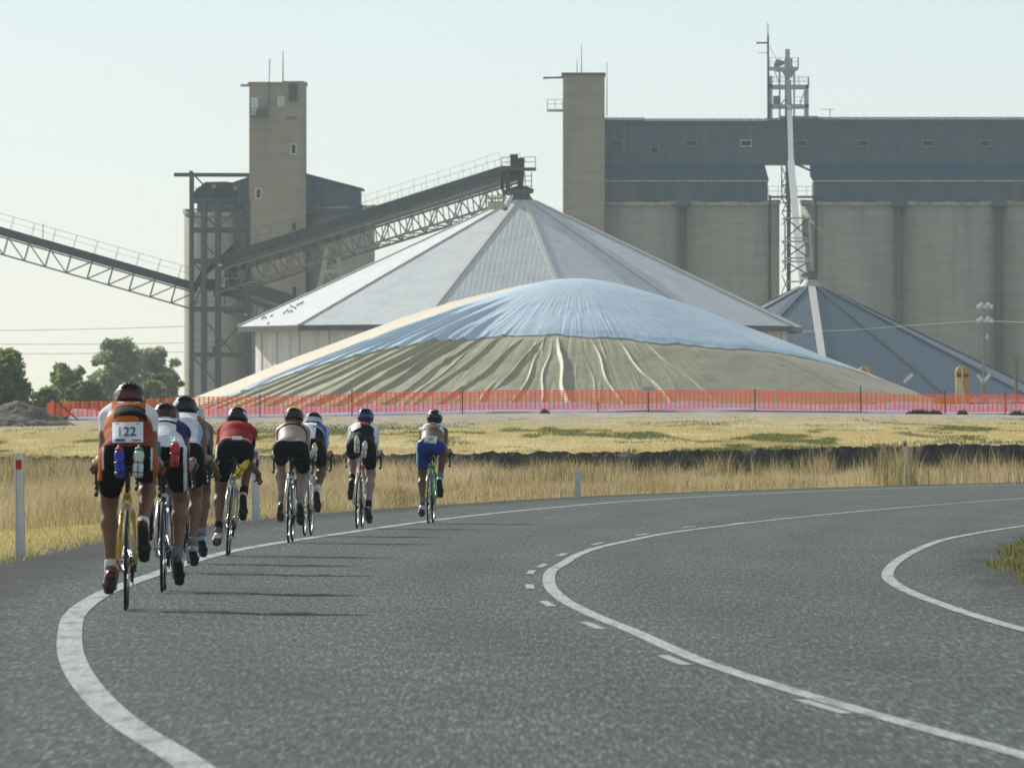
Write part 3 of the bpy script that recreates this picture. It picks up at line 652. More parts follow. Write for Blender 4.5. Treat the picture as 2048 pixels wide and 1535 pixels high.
for a, b in (((409, 640), (497, 740)), ((497, 632), (409, 728)), ((386, 714), (437, 770)), ((437, 770), (480, 800)), ((497, 765), (420, 818)), ((400, 424), (437, 456)), ((437, 452), (476, 420)), ((476, 420), (497, 408)), ((387, 528), (409, 545)), ((405, 470), (412, 488)), ((408, 490), (437, 515)), ((455, 560), (497, 525)), ((400, 580), (388, 612))):
    t = MB(); t.beam(W(*a, d0 - .1), W(*b, d0 - .1), .13); t.build('brace', M_STEEL, xf)
for v in (398, 458, 519, 616, 706):
    for ua, ub in ((384, 437), (437, 497)):
        if random.random() < .8: t = MB(); rails(t, [W(ua, v, d0 + .1), W(ub, v, d0 + .1)], .9, 1.1, .022); t.build('guard_rail', M_STEEL, xf)
# dark housing at the top, hoist beam, pulleys and chutes
t = MB(); ya, yb = d0 + .3, d1 - .3
pr = [(386, 397), (386, 388), (392, 378), (401, 372), (410, 364), (452, 363), (466, 365), (475, 378), (476, 397)]
vs = [W(u, v, ya) for u, v in pr] + [W(u, v, ya) + V3(0, yb - ya, 0) for u, v in pr]; n = len(pr)
t.add(vs, [tuple(range(n)), tuple(range(2 * n - 1, n - 1, -1))] + [(k, k + n, (k + 1) % n + n, (k + 1) % n) for k in range(n)])
t.build('pulley_housing', mat('blue_grey_housing', (.045, .06, .08), .7, .25, 1.5), xf)
t = MB()
for u in (428, 470): t.box(W(u, 373 if u < 440 else 376, ya - .05), (.34, .09, .28))
t.build('yellow_guard', M_YELL, xf)
t = MB(); t.beam(W(348, 349.5, D), W(499, 350, D), .28, .30); t.beam(W(391, 353, D), W(409, 372, D), .12); t.tube([W(372, 349, D), W(378, 346, D), W(384, 349, D)], .06, 6); t.build('hoist_beam', M_STEEL, xf)
t = MB(); t.beam(W(393, 572, D - 1), W(408, 545, D - 1), 1.0, .5); t.beam(W(406, 548, D - 1), W(432, 526, D - 1), .9, .45); t.beam(W(442, 520, D - .5), W(470, 494, D - .5), 1.0, .5); t.build('transfer_chute', M_BELT, xf)
t = MB(); t.cyl(W(474, 403, D - 2.4), W(474, 420, D - 2.4), .34, n=12); t.build('drive_unit', M_BELT, xf)
t = MB(); t.cyl(W(474, 409, D - 2.7), W(474, 409, D - 1.5), .32, n=14); t.build('drive_unit', M_BELT, xf)
t = MB(); t.box(W(462, 546, D - 1), (1.0, .9, .7)); t.build('drive_unit', M_BELT, xf)
t = MB(); t.box(W(418, 570, D - 1.2), (1.3, .9, .9)); t.build('drive_unit', M_BELT, xf)
t = MB(); t.box(W(448, 584, D - 1.3), (1.6, .9, .7)); t.build('drive_unit', M_BELT, xf)
t = MB(); t.box(W(432, 699, D - 2), (.5, .5, .4)); t.build('drive_unit', M_BELT, xf)
t = MB(); t.box(W(441, 530, D - 2.4), (.3, .1, .16)); t.box(W(464, 531, D - 2.4), (.34, .1, .16)); t.box(W(492, 630, D - 2.4), (.2, .1, .1)); t.build('floodlight', M_WHITE, xf)
shift(xf)

# ------------------------------------------------------------------ conveyors
def conveyor(name, label, top, Wt, beltw, depth, npan, mats, flip=None, post_every=1, rail=True, double=True, slim=1.0):
    """inclined truss gallery between two points; top = [(point)...] of the belt's top edge"""
    a, b = top; root = empty(name, a, label, 'conveyor')
    d = (b - a); L = d.length; dn = d.normalized(); side = dn.cross(V3(0, 0, 1)).normalized(); up = side.cross(dn).normalized()
    P = lambda s, u, w: a + dn * (s * L) + up * u + side * w
    hw = beltw / 2
    t = MB(); t.beam(P(0, -Wt[0] / 2, 0), P(1, -Wt[0] / 2, 0), beltw, Wt[0]); t.build('belt_cover', mats[0], root)
    t = MB(); t.beam(P(0, -Wt[0] - Wt[1] / 2, 0), P(1, -Wt[0] - Wt[1] / 2, 0), beltw * .92, Wt[1] - .01)
    t.build('walkway_deck', mats[1], root)
    t = MB(); ch = .16 * slim; dl = depth
    for w in (-hw, hw):
        for u in (-Wt[0] - Wt[1] - .1, -dl): t.beam(P(0, u, w), P(1, u, w), ch, ch * 1.2)
        for k in range(npan):
            s0, s1 = k / npan, (k + 1) / npan; u0, u1 = -Wt[0] - Wt[1], -dl
            t.beam(P(s0, u0, w), P(s0, u1, w), .10 * slim)
            if (flip is None and k % 2) or (flip is not None and s0 < flip): t.beam(P(s0, u0, w), P(s1, u1, w), .09 * slim)
            else: t.beam(P(s0, u1, w), P(s1, u0, w), .09 * slim)
    for k in range(npan + 1):
        t.beam(P(k / npan, -dl, -hw), P(k / npan, -dl, hw), .10)
        if double and k < npan: t.beam(P(k / npan, -dl, -hw), P((k + 1) / npan, -dl, hw), .07)
    t.build('truss', mats[2], root)
    if rail:
        t = MB(); n = npan * post_every
        for w in (-hw - .1, hw + .1):
            for k in range(n + 1): t.beam(P(k / n, 0, w), P(k / n, 1.0, w), .022)
            t.beam(P(0, 1.0, w), P(1, 1.0, w), .016); t.beam(P(0, .55, w), P(1, .55, w), .010)
        t.build('guard_rail', M_STEEL, root)
    return root, P
M_TR1 = mat('truss_steel', (.17, .175, .15), .6, .25, 2, var2=(2, (1, 1, 1), (.20, .15, .10), .5))
c1, P1 = conveyor('inclined_conveyor', 'dark inclined conveyor climbing on a lattice truss to the peak of the big cone roof',
                  (W(446, 514, 779), W(1022, 332, 752)), (.66, .40), 1.8, 2.8, 24, (M_BELT, M_STEEL, M_TR1), slim=.8)
t = MB()
d = 768
t.beam(W(656, 492, d), W(634, 600, d), .36); t.beam(W(672, 492, d), W(693, 600, d), .36); t.beam(W(650, 543, d), W(686, 543, d), .3); t.beam(W(655, 492, d), W(673, 492, d), .35)
t.beam(W(648, 543, d), W(690, 590, d), .14); t.beam(W(653, 515, d), W(683, 548, d), .1)
t.build('support_frame', mat('cream_steel', (.36, .34, .25), .6, .2, 2), c1)
t = MB(); d = 751
t.span(fx(1002, d), fx(1072, d), d - 1.6, d + 1.6, fz(341, d), fz(336, d)); t.span(fx(1006, d), fx(1060, d), d - 1.6, d + 1.6, fz(382, d) - .3, fz(380, d))
t.beam(W(1004, 360, d), W(1008, 400, d), .2); t.beam(W(1014, 340, d), W(1016, 385, d), .34); t.build('head_platform', M_STEEL, c1)
t = MB(); rails(t, [W(1048, 336, d - 1.5), W(1071, 336, d - 1.5), W(1071, 336, d + 1.5)], .82, .6, .03); rails(t, [W(1003, 336, d - 1.5), W(1022, 336, d - 1.5)], .8, .5, .03)
for u in (1050, 1063): t.beam(W(u, 345, d - 1.4), W(u, 384, d - 1.4), .07)
for v in (352, 362, 372): t.beam(W(1048, v, d - 1.4), W(1064, v, d - 1.4), .05)
t.build('platform_rail', M_STEELG, c1)
t = MB(); t.span(fx(1020, d), fx(1036, d), d - .8, d + .8, fz(335.9, d), fz(309, d)); t.span(fx(1036.2, d), fx(1049, d), d - .7, d + .7, fz(335.9, d), fz(316, d)); t.cyl(W(1043, 322, d - .9), W(1043, 322, d + .9), .28, n=14); t.build('head_pulley', M_BELT, c1)
t = MB(); t.beam(W(1043, 341, d), W(1040, 376, d), .46, .46); t.lathe(W(1042, 384, d), [(.9, -.1), (1.0, .2), (.4, .45)], 16); t.beam(W(1005, 300 + 44, d), W(1003, 380, d), .2); t.build('discharge_chute', M_BELT, c1)
shift(c1)
c2, P2 = conveyor('declined_conveyor', 'dark open-truss conveyor descending from the left picture edge into the steel transfer tower',
                  (W(-230, 387, 781), W(398, 567, 781)), (.60, .06), 1.5, 2.05, 15, (M_BELT, M_STEEL, M_TR1), flip=.585, double=False, slim=.62)
t = MB(); t.beam(W(86, 475, 788), W(86, 447, 788), .06); t.build('rail_pole', M_STEEL, c2)
shift(c2)
c3, P3 = conveyor('short_conveyor', 'short dark conveyor running from the transfer tower down behind the big cone roof', (W(470, 558, 783), W(660, 620, 800)), (.9, .2), 1.6, 2.6, 7, (M_BELT, M_STEEL, M_TR1), double=False, rail=False)
shift(c3)

# ------------------------------------------------------------------ cone-roofed bunkers
def facet_mat(name, c1, c2, rough=.45):
    """roof sheeting: UV x runs across a facet in metres"""
    if name in MATS: return MATS[name]
    m = mat(name, c1, rough, .0, 1.1, (1, 1, 1), col2=c2, var2=(.5, (1, 1, 1), tuple(q * .8 for q in c1), .5))
    nt = m.node_tree; b = nt.nodes['Principled BSDF']
    uv = nd(nt, 'ShaderNodeTexCoord').outputs['UV']; sp = nd(nt, 'ShaderNodeSeparateXYZ'); nt.links.new(uv, sp.inputs[0])
    mu = nd(nt, 'ShaderNodeMath', operation='MULTIPLY'); mu.inputs[1].default_value = 2 * math.pi / .38; nt.links.new(sp.outputs[0], mu.inputs[0])
    si = nd(nt, 'ShaderNodeMath', operation='SINE'); nt.links.new(mu.outputs[0], si.inputs[0])
    nz = nd(nt, 'ShaderNodeTexNoise'); nz.inputs['Scale'].default_value = 1.4; nz.inputs['Detail'].default_value = 3
    mp = nd(nt, 'ShaderNodeMapping'); mp.inputs['Scale'].default_value = (1, .55, 1); nt.links.new(uv, mp.inputs['Vector']); nt.links.new(mp.outputs[0], nz.inputs['Vector'])
    ad = nd(nt, 'ShaderNodeMath', operation='MULTIPLY_ADD'); nt.links.new(nz.outputs['Fac'], ad.inputs[0]); ad.inputs[1].default_value = 3.0; nt.links.new(si.outputs[0], ad.inputs[2])
    bp = nd(nt, 'ShaderNodeBump'); bp.inputs['Strength'].default_value = .42; bp.inputs['Distance'].default_value = .010
    nt.links.new(ad.outputs[0], bp.inputs['Height']); nt.links.new(bp.outputs[0], b.inputs['Normal'])
    return m
def bunker(label, u, v_apex, v_eave, D, Rr, Rw, rot, m_roof, m_wall, m_ridge, zfloor, ridge_w=.32, m_ridge2=None):
    c = V3(fx(u, D), D, 0); za, ze = fz(v_apex, D), fz(v_eave, D)
    root = empty('grain_bunker', c + V3(0, 0, zfloor), label, 'grain store')
    n = 12; ang = [rot + k * 2 * math.pi / n for k in range(n)]            # angle from viewer's side, clockwise to the right
    ev = [c + V3(Rr * math.sin(a), -Rr * math.cos(a), ze) for a in ang]; ap = c + V3(0, 0, za)
    me = bpy.data.meshes.new('roof'); vs, fs, uvs = [], [], []
    for k in range(n):
        a, b = ev[k], ev[(k + 1) % n]; o = len(vs); w = (b - a).length; sl = ((a + b) / 2 - ap).length
        q = 6                                                               # rows down the slope
        for i in range(q + 1):
            s = max(i / q, .02); pa, pb = ap.lerp(a, s), ap.lerp(b, s); sag = -.12 * math.sin(math.pi * s)
            vs += [pa + V3(0, 0, 0), pb + V3(0, 0, 0)]; uvs += [(-w / 2 * s, sl * s), (w / 2 * s, sl * s)]
        for i in range(q): fs.append((o + 2 * i, o + 2 * i + 2, o + 2 * i + 3, o + 2 * i + 1))
    o0 = len(vs)
    for p in ev: vs += [p, p - V3(0, 0, .42)]; uvs += [(0, 0), (0, 0)]
    for k in range(n): k2 = (k + 1) % n; fs.append((o0 + 2 * k + 1, o0 + 2 * k2 + 1, o0 + 2 * k2, o0 + 2 * k))
    me.from_pydata([tuple(p) for p in vs], [], fs); ul = me.uv_layers.new(name='UVMap')
    for l in me.loops: ul.data[l.index].uv = uvs[l.vertex_index]
    me.materials.append(m_roof); me.materials.append(M_STEEL)
    for i in range(len(fs) - n, len(fs)): me.polygons[i].material_index = 1
    ro = bpy.data.objects.new('roof', me); COL.objects.link(ro); ro.parent = root
    for k in range(n):
        t = MB(); t.beam(ap.lerp(ev[k], .05) + V3(0, 0, .05), ev[k] + V3(0, 0, .06), ridge_w, .07); t.build('ridge_cap', m_ridge if (k == 0 or m_ridge2 is None) else m_ridge2, ro)
    w = MB(); nw = 36
    for k in range(nw):
        a0, a1 = 2 * math.pi * (k - .5) / nw + rot, 2 * math.pi * (k + .5) / nw + rot
        p0, p1 = c + V3(Rw * math.sin(a0), -Rw * math.cos(a0), 0), c + V3(Rw * math.sin(a1), -Rw * math.cos(a1), 0)
        w.add([(p0.x, p0.y, zfloor - 1), (p1.x, p1.y, zfloor - 1), (p1.x, p1.y, ze + .35), (p0.x, p0.y, ze + .35)], [(0, 1, 2, 3)])
    w.build('wall', m_wall, root)
    w = MB()
    for k in range(nw):
        a0 = 2 * math.pi * (k - .5) / nw + rot; w.beam(c + V3((Rw + .01) * math.sin(a0), -(Rw + .01) * math.cos(a0), zfloor - 1), c + V3((Rw + .01) * math.sin(a0), -(Rw + .01) * math.cos(a0), ze + .3), .10, .06)
    w.build('wall_joint', mat('joint_strip', (.36, .34, .30), .8, .2, 3), root)  # darker strips along the joints between the wall panels
    t = MB(); t.lathe(ap - V3(0, 0, .5), [(1.15, -.2), (.7, .35), (.5, .6)], 12); t.build('apex_cap', M_STEEL if m_ridge2 is None else M_PALE, ro)
    return root, c, ap, ev
M_ROOF1 = facet_mat('pale_roof_sheet', (.54, .575, .575), (.66, .69, .68))
M_ROOF2 = facet_mat('blue_grey_sheet', (.055, .095, .135), (.085, .132, .172))
M_WALLW = mat('white_wall_panel', (.66, .64, .58), .7, .0, .5, (1, 1, 1), col2=(.78, .76, .71), var2=(1.3, (1, 1, .06), (.36, .27, .18), .45))
M_RIDGE1 = mat('cream_ridge', (.68, .67, .60), .6, .12, 2)
M_RIDGE2 = mat('white_ridge', (.80, .77, .68), .6, .08, 2)
b1, cb1, ap1, ev1 = bunker('big pale twelve-sided cone roof on a white round wall, behind the tarpaulin mound', 1043, 389, 654, 750.0, 21.5, 20.0, R(10), M_ROOF1, M_WALLW, M_RIDGE1, 2.2)
t = MB(); p = W(992, 411, 738); t.box(p, (1.2, 1.2, .6)); t.box(p + V3(0, 0, .55), (1.6, 1.5, .18)); t.build('vent_box', M_CREAM, b1)
t = MB(); rails(t, [W(973, 419, 737), W(1008, 417, 737)], 1.0, .45, .03); rails(t, [W(936, 436, 741), W(948, 434, 741)], .7, .25, .02); t.beam(W(1008, 420, 737), W(1022, 392, 746), .12); t.beam(W(1012, 420, 737), W(1026, 392, 746), .12); t.build('roof_rail', M_STEELG, b1)
shift(b1)
b2, cb2, ap2, ev2 = bunker('small dark blue-grey cone roof with one bright white ridge, right of the big cone', 1622, 562, 806, 850.0, 21.6, 21.0, R(2.2), M_ROOF2, M_WALLW, M_RIDGE2, 2.2, .62, M_ROOF2)
shift(b2)
# birds resting on the left facet of the big roof
M_BIRD = mat('dark_feathers', (.03, .03, .032), .8, .2, 20)
for i, (u, v) in enumerate(((525, 638), (531, 637), (543, 634), (536, 649), (568, 628), (574, 623), (578, 626), (584, 625), (583, 615), (590, 618), (595, 612), (601, 609), (605, 607))):
    ds = W(u, v, 1.0) - V3(0, 0, CAMH); ds = Vector((fx(u, 1.0), 1.0, (HZ - v) / F)); o = V3(0, 0, CAMH); best = None
    for k in range(12):
        e1, e2 = ev1[k] - ap1, ev1[(k + 1) % 12] - ap1; nn = e1.cross(e2); den = nn.dot(ds)
        tt = nn.dot(ap1 - o) / den; q = o + ds * tt; r_ = q - ap1
        aa = math.atan2(r_.x, -r_.y); k0 = ((aa - R(10)) % (2 * math.pi)) / (math.pi / 6)
        if int(k0) == k and r_.y < 6 and (best is None or tt < best[0]): best = (tt, q)
    if best is None: continue
    q = best[1] + V3(0, 0, .10); s = .5 + .15 * random.random(); h = random.choice((-1, 1))
    t = MB(); t.lathe(q, [(.02, -.17 * s), (.075 * s, -.08 * s), (.085 * s, .02), (.05 * s, .12 * s), (.035, .15 * s)], 10, M=Matrix.Rotation(R(55 * h), 4, 'Y').to_3x3())
    t.lathe(q + V3(.12 * s * h, 0, .11 * s), [(.015, -.05), (.045, -.02), (.045, .03), (.01, .055)], 8); t.beam(q + V3(.15 * s * h, 0, .11 * s), q + V3(.22 * s * h, 0, .10 * s), .02)
    t.beam(q - V3(.1 * s * h, 0, .10 * s), q - V3(.20 * s * h, 0, .14 * s), .05, .02); t.beam(q - V3(0, 0, .05), q - V3(0, 0, .16), .03)
    tag(t.build('bird', M_BIRD, None, True), 'dark bird resting in a loose flock on left slope of the big pale cone roof', 'bird', 'birds on the cone roof')

# ------------------------------------------------------------------ tarpaulin-covered grain mound
A2, B2 = np.array([3.15, 500.0]), np.array([-0.4, 552.0])
ZPK, SL, R0 = 9.05, .40, 3.0
def seg_dist(X, Y):
    d = B2 - A2; t = np.clip(((X - A2[0]) * d[0] + (Y - A2[1]) * d[1]) / (d @ d), 0, 1)
    return np.hypot(X - A2[0] - t * d[0], Y - A2[1] - t * d[1])
def mound_z(X, Y): return ZPK - SL * (np.sqrt(seg_dist(X, Y) ** 2 + R0 ** 2) - R0)
th = np.radians(np.concatenate([np.arange(-112, -90, .3), np.arange(-90, 45, .14), np.arange(45, 112.01, .3), np.arange(115, 246, 3.0)]))    # from the viewer's side, + to the right
rows = 120; s = np.linspace(0, 1, rows) ** .9
rmax = np.zeros(len(th))
for i, t in enumerate(th):
    rr = np.linspace(0, 90, 1800); z = mound_z(A2[0] + rr * np.sin(t), A2[1] - rr * np.cos(t)); rmax[i] = rr[np.argmax(z < 1.95)]
RR = s[:, None] * rmax[None, :]; TH = np.broadcast_to(th, RR.shape)
PX = A2[0] + RR * np.sin(TH); PY = A2[1] - RR * np.cos(TH); PZ = mound_z(PX, PY)
folds = []                                     # (azimuth at base, drift, r0, r1, height, width)
for a, dr, r0, r1, h, w in ((-84, 2, 7, 21, .14, .13), (-78, 2, 6, 21, .17, .14), (-72, 2, 5, 21, .19, .15), (-66.5, 2, 5, 21, .22, .16), (-61.5, 2, 6, 21, .24, .17), (-57, 2.5, 5, 21, .20, .14), (-52, 3, 4.5, 21, .30, .18),
                            (-47.5, 3, 7, 21, .20, .14), (-43, 3, 5, 21, .30, .18), (-38.5, 4, 8, 21, .22, .14), (-34.5, 4, 6.5, 21, .26, .15), (-30, 6, 8.5, 21, .18, .12), (-25.5, 9, 9, 19, .17, .11), (-21, 14, 10, 21, .18, .12),
                            (-15.5, 14, 10.0, 17.0, .19, .12), (-14.5, 0, 15.5, 20.5, .20, .14), (-9.5, 3, 12, 19.5, .15, .10), (-5.5, -2, 11, 19.5, .12, .09), (-1.2, -7, 10.2, 20.5, .30, .17), (3.2, -3, 13, 20, .07, .08), (6.5, -5, 10.2, 20.5, .13, .10),
                            (14.5, -8, 10.4, 20.5, .16, .11), (22, -9, 10, 20.5, .12, .11), (29, -6, 11, 20.5, .08, .10), (37, -5, 12, 20.5, .07, .11), (52, -4, 12, 20, .06, .11), (-13, 7, 10.0, 14, .12, .10), (-2.5, -14, 10.0, 12.5, .12, .09), (2, -16, 10.0, 12, .10, .09), (9.5, -8, 10.1, 13, .10, .09)):
    folds.append((a, dr, r0, r1, h, w))
for k in range(16):
    folds.append((rng.uniform(-88, -24), rng.uniform(1, 4), rng.uniform(9, 14), 21, rng.uniform(.04, .10), rng.uniform(.08, .13)))
for k in range(12):
    r0 = rng.uniform(11, 14); folds.append((rng.uniform(-20, 80), rng.uniform(-6, 4), r0, r0 + rng.uniform(3, 7), rng.uniform(.015, .04), rng.uniform(.07, .14)))
for a, dr, r0, r1, h, w in folds:
    bend = np.radians(dr) * (1 - np.clip(RR / 19, 0, 1.1)) + np.radians(.35) * np.sin(RR * 1.1 + a)
    lat = RR * (TH - np.radians(a) - bend)
    fade = sstep(r0 - 1.0, r0 + 3.5, RR) * sstep(r1 + .6, r1 - 1.5, RR)
    w = w * (.58 if a < -24 else .52); PZ = PZ + h * (.58 if a < -44 else .74 if a < -24 else .70) * fade * np.exp(-(lat / w) ** 2)
front = np.cos(TH); SEX, SEO = [-17.5, -16.2, -13.2, -9.2, -4.7, 0, 3.75, 7.5, 11.2, 13.7, 17.5], [3.2, 3.7, 4.8, 6.9, 9.0, 10.0, 10.1, 8.8, 5.6, 3.2, .3]
PZ = PZ + sstep(2.5, 7, RR) * .030 * np.abs(vnoise(TH * 46, RR * .35, 83) - .5) * 2 + sstep(9, 12, RR) * .035 * (vnoise(TH * 22, RR * .22, 84) - .5)
PZ = PZ + .07 * (vnoise(PX * .35, PY * .35, 81) - .5) * sstep(2, 6, RR) + .016 * (vnoise(PX * 2.5, PY * 2.5, 82) - .5)
PZ = PZ - .07 * np.exp(-((PY - A2[1] + np.interp(PX - A2[0], SEX, SEO)) / .5) ** 2)      # seam pulled tight
nT = len(th); i0 = (np.arange(rows - 1)[:, None] * nT + np.arange(nT)[None, :]).ravel(); jn = np.roll(np.arange(nT), -1)
i1 = (np.arange(rows - 1)[:, None] * nT + jn[None, :]).ravel()
PV = np.c_[PX.ravel(), PY.ravel(), PZ.ravel()]; PF = np.c_[i0, i0 + nT, i1 + nT, i1]
M_KHAKI = mat('khaki_tarp', (.40, .38, .245), .62, .0, .45, (1, 1, 1), col2=(.47, .445, .295), coord='World', bump=.025, bscale=2.2, transl=.10, var2=(.55, (1, 1, 2.5), (.27, .25, .17), .5))
M_BLUET = mat('blue_tarp', (.50, .66, .78), .45, .0, .35, (1, 1, 1), col2=(.62, .76, .85), coord='World', bump=.035, bscale=1.3, transl=.10, var2=(.6, (1, .5, 3), (.62, .74, .80), .55))
M_CREAMT = mat('cream_tarp', (.66, .58, .42), .6, .1, .5, coord='World', transl=.1)
import bmesh
mound = empty('grain_mound', (A2[0], A2[1], 2.2), 'broad grain mound under khaki, sky blue and cream tarpaulins, deeply wrinkled down its left side', 'covered mound')
def seam(x): return np.interp(x - A2[0], SEX, SEO) + .10 * np.sin(x * 2.1) + .06 * np.sin(x * 5.3)
def tarp(name, m, cuts):
    """the part of the mound's skin between two seams; each seam is straightened, cut and put back"""
    o = np_mesh(name, PV, PF, m, smooth=True); bm = bmesh.new(); bm.from_mesh(o.data)
    for fn, y0, keep in cuts:
        for v in bm.verts: v.co.y += fn(v.co.x)
        bmesh.ops.bisect_plane(bm, geom=bm.verts[:] + bm.edges[:] + bm.faces[:], dist=1e-5, plane_co=(0, y0, 0), plane_no=(0, keep, 0), clear_outer=True)
        for v in bm.verts: v.co.y -= fn(v.co.x)
    for f in bm.faces: f.smooth = True
    bm.to_mesh(o.data); bm.free(); o.parent = mound; return o
sx_ = np.linspace(-13.5, 20.5, 220); sy_ = A2[1] - seam(sx_)
back = lambda x: .16 * (x - A2[0])
kt = tarp('khaki_tarp', M_KHAKI, [(seam, A2[1], 1)]); bt = tarp('blue_tarp', M_BLUET, [(seam, A2[1], -1), (back, A2[1] + .6, 1)]); ct = tarp('cream_tarp', M_CREAMT, [(back, A2[1] + .6, -1)])
from mathutils.bvhtree import BVHTree
bv = BVHTree.FromPolygons([Vector(q) for q in PV], [tuple(q) for q in PF])
pts = []
for x_, y_ in zip(sx_, sy_):
    hit = bv.ray_cast(Vector((x_, y_ - .06, 30)), Vector((0, 0, -1)))
    if hit[0]: pts.append(hit[0] + V3(0, 0, .03))
t = MB(); t.tube(pts, .022, 6); t.build('seam_rope', mat('seam_cord', (.30, .34, .34), .8, .2, 4), mound)
shift(mound)

# ------------------------------------------------------------------ orange barrier fence and the plastic sheet at its foot
DF = 450.0; XF0, XF1 = (108 - CX) * DF / F, 30.0
def barrier_mat():
    m = bpy.data.materials.new('orange_barrier_net'); m.use_nodes = True; nt = m.node_tree; b = nt.nodes['Principled BSDF']
    b.inputs['Base Color'].default_value = (.50, .085, .03, 1); b.inputs['Roughness'].default_value = .6
    tb = nd(nt, 'ShaderNodeBsdfTranslucent'); tb.inputs['Color'].default_value = (.55, .08, .02, 1)
    ms = nd(nt, 'ShaderNodeMixShader'); ms.inputs[0].default_value = .5
    nt.links.new(b.outputs[0], ms.inputs[1]); nt.links.new(tb.outputs[0], ms.inputs[2])
    P = nd(nt, 'ShaderNodeTexCoord').outputs['UV']; sp = nd(nt, 'ShaderNodeSeparateXYZ'); nt.links.new(P, sp.inputs[0])
    def saw(out, period, duty):
        a = nd(nt, 'ShaderNodeMath', operation='PINGPONG'); a.inputs[1].default_value = period / 2; nt.links.new(out, a.inputs[0])
        c = nd(nt, 'ShaderNodeMath', operation='LESS_THAN'); c.inputs[1].default_value = period / 2 * duty; nt.links.new(a.outputs[0], c.inputs[0]); return c.outputs[0]
    v = saw(sp.outputs[0], .21, .27); h = saw(sp.outputs[1], .10, .34); w = saw(sp.outputs[0], .07, .16)
    mx = nd(nt, 'ShaderNodeMath', operation='MAXIMUM'); nt.links.new(v, mx.inputs[0]); nt.links.new(h, mx.inputs[1])
    m2 = nd(nt, 'ShaderNodeMath', operation='MAXIMUM'); nt.links.new(mx.outputs[0], m2.inputs[0]); nt.links.new(w, m2.inputs[1])
    tr = nd(nt, 'ShaderNodeBsdfTransparent'); fin = nd(nt, 'ShaderNodeMixShader')
    nt.links.new(m2.outputs[0], fin.inputs[0]); nt.links.new(tr.outputs[0], fin.inputs[1]); nt.links.new(ms.outputs[0], fin.inputs[2])
    nt.links.new(fin.outputs[0], nt.nodes['Material Output'].inputs['Surface'])
    return m
fence = empty('barrier_fence', (0, DF, 2.2), 'long orange plastic barrier net on thin posts in front of the covered mound', 'fence')
fx_ = np.arange(XF0, XF1, .21); nF = len(fx_)
zb = Zf(fx_) + .10 + .05 * (vnoise(fx_ * .4, fx_ * 0, 91)); zt_ = Zf(fx_) + 1.00 + .09 * (vnoise(fx_ * .33, fx_ * 0, 92) - .5) - .12 * sstep(10, 24, fx_) - .12 * sstep(-12, -18, fx_)
yw = DF + .05 * np.sin(fx_ * 15) + .25 * (vnoise(fx_ * .3, fx_ * 0, 93) - .5)
VV = np.concatenate([np.c_[fx_, yw, zb], np.c_[fx_, yw + .03 * np.sin(fx_ * 29.9), zt_]])
i = np.arange(nF - 1); o = np_mesh('net', VV, np.c_[i, i + 1, i + nF + 1, i + nF], barrier_mat(), fence)
ul = o.data.uv_layers.new(name='UVMap'); co = VV[[l.vertex_index for l in o.data.loops]]
ul.data.foreach_set('uv', np.c_[co[:, 0], co[:, 2]].astype(np.float32).ravel())
e0 = XF0                                      # the left end turns back towards the viewer
t = MB(); y_, zz = DF - 2.5, float(Zf(e0)); nn = 12; pts = [(e0 - .12 * k / nn + .06 * math.sin(k * 2), DF - 3.2 * k / nn) for k in range(nn + 1)]
vs = [(x, y, zz + .02 - .1 * k / nn) for k, (x, y) in enumerate(pts)] + [(x, y, zz + .92 - .15 * k / nn) for k, (x, y) in enumerate(pts)]
t.add(vs, [(k, k + 1, k + nn + 2, k + nn + 1) for k in range(nn)])
o2 = t.build('net', o.data.materials[0], fence); ul = o2.data.uv_layers.new(name='UVMap')
for l in o2.data.loops: c_ = o2.data.vertices[l.vertex_index].co; ul.data[l.index].uv = (c_.y, c_.z)
M_POST = mat('dark_star_post', (.10, .05, .04), .7, .2, 5)
for u, up in ((110, .0), (322, .05), (520, 0.0), (704, .15), (925, .02), (1196, -.62), (1297, 0), (1510, -.02), (1721, .17), (1890, 0), (2010, .02)):
    x = (u - CX) * DF / F; z0 = float(Zf(x)); t = MB(); t.cyl((x, DF - .12, z0 - .3), (x, DF - .12, z0 + 1.0 + up), .028, n=6); t.cyl((x, DF - .12, z0 + .99 + up), (x, DF - .12, z0 + 1.03 + up), .04, n=6); t.build('fence_post', M_POST, fence)
t = MB(); zz = float(Zf(e0)); t.cyl((e0, DF - .1, zz + .95), (e0 + 1.2, DF - .3, zz - .05), .035, n=6); t.cyl((e0 - .05, DF - .1, zz - .2), (e0 - .02, DF - .1, zz + 1.0), .05, n=6); t.build('corner_post', M_POST, fence)
shift(fence)
x = (1297 - CX) * DF / F; z0 = float(Zf(x)); t = MB(); t.span(x - .28, x + .28, DF - .21, DF - .17, z0 + .92, z0 + 1.14); sgn = t.build('notice_sign', mat('pale_notice', (.60, .50, .46), .5, .25, 9), None)
t = MB()
for dz in (.17, .11, .05): t.span(x - .20, x + .20, DF - .216, DF - .2105, z0 + .93 + dz, z0 + .95 + dz)
t.build('notice_print', mat('notice_print', (.30, .2, .19), .7, .2, 30), sgn)
tag(sgn, 'small pale notice board fixed to the top of the orange barrier net below the mound', 'sign')
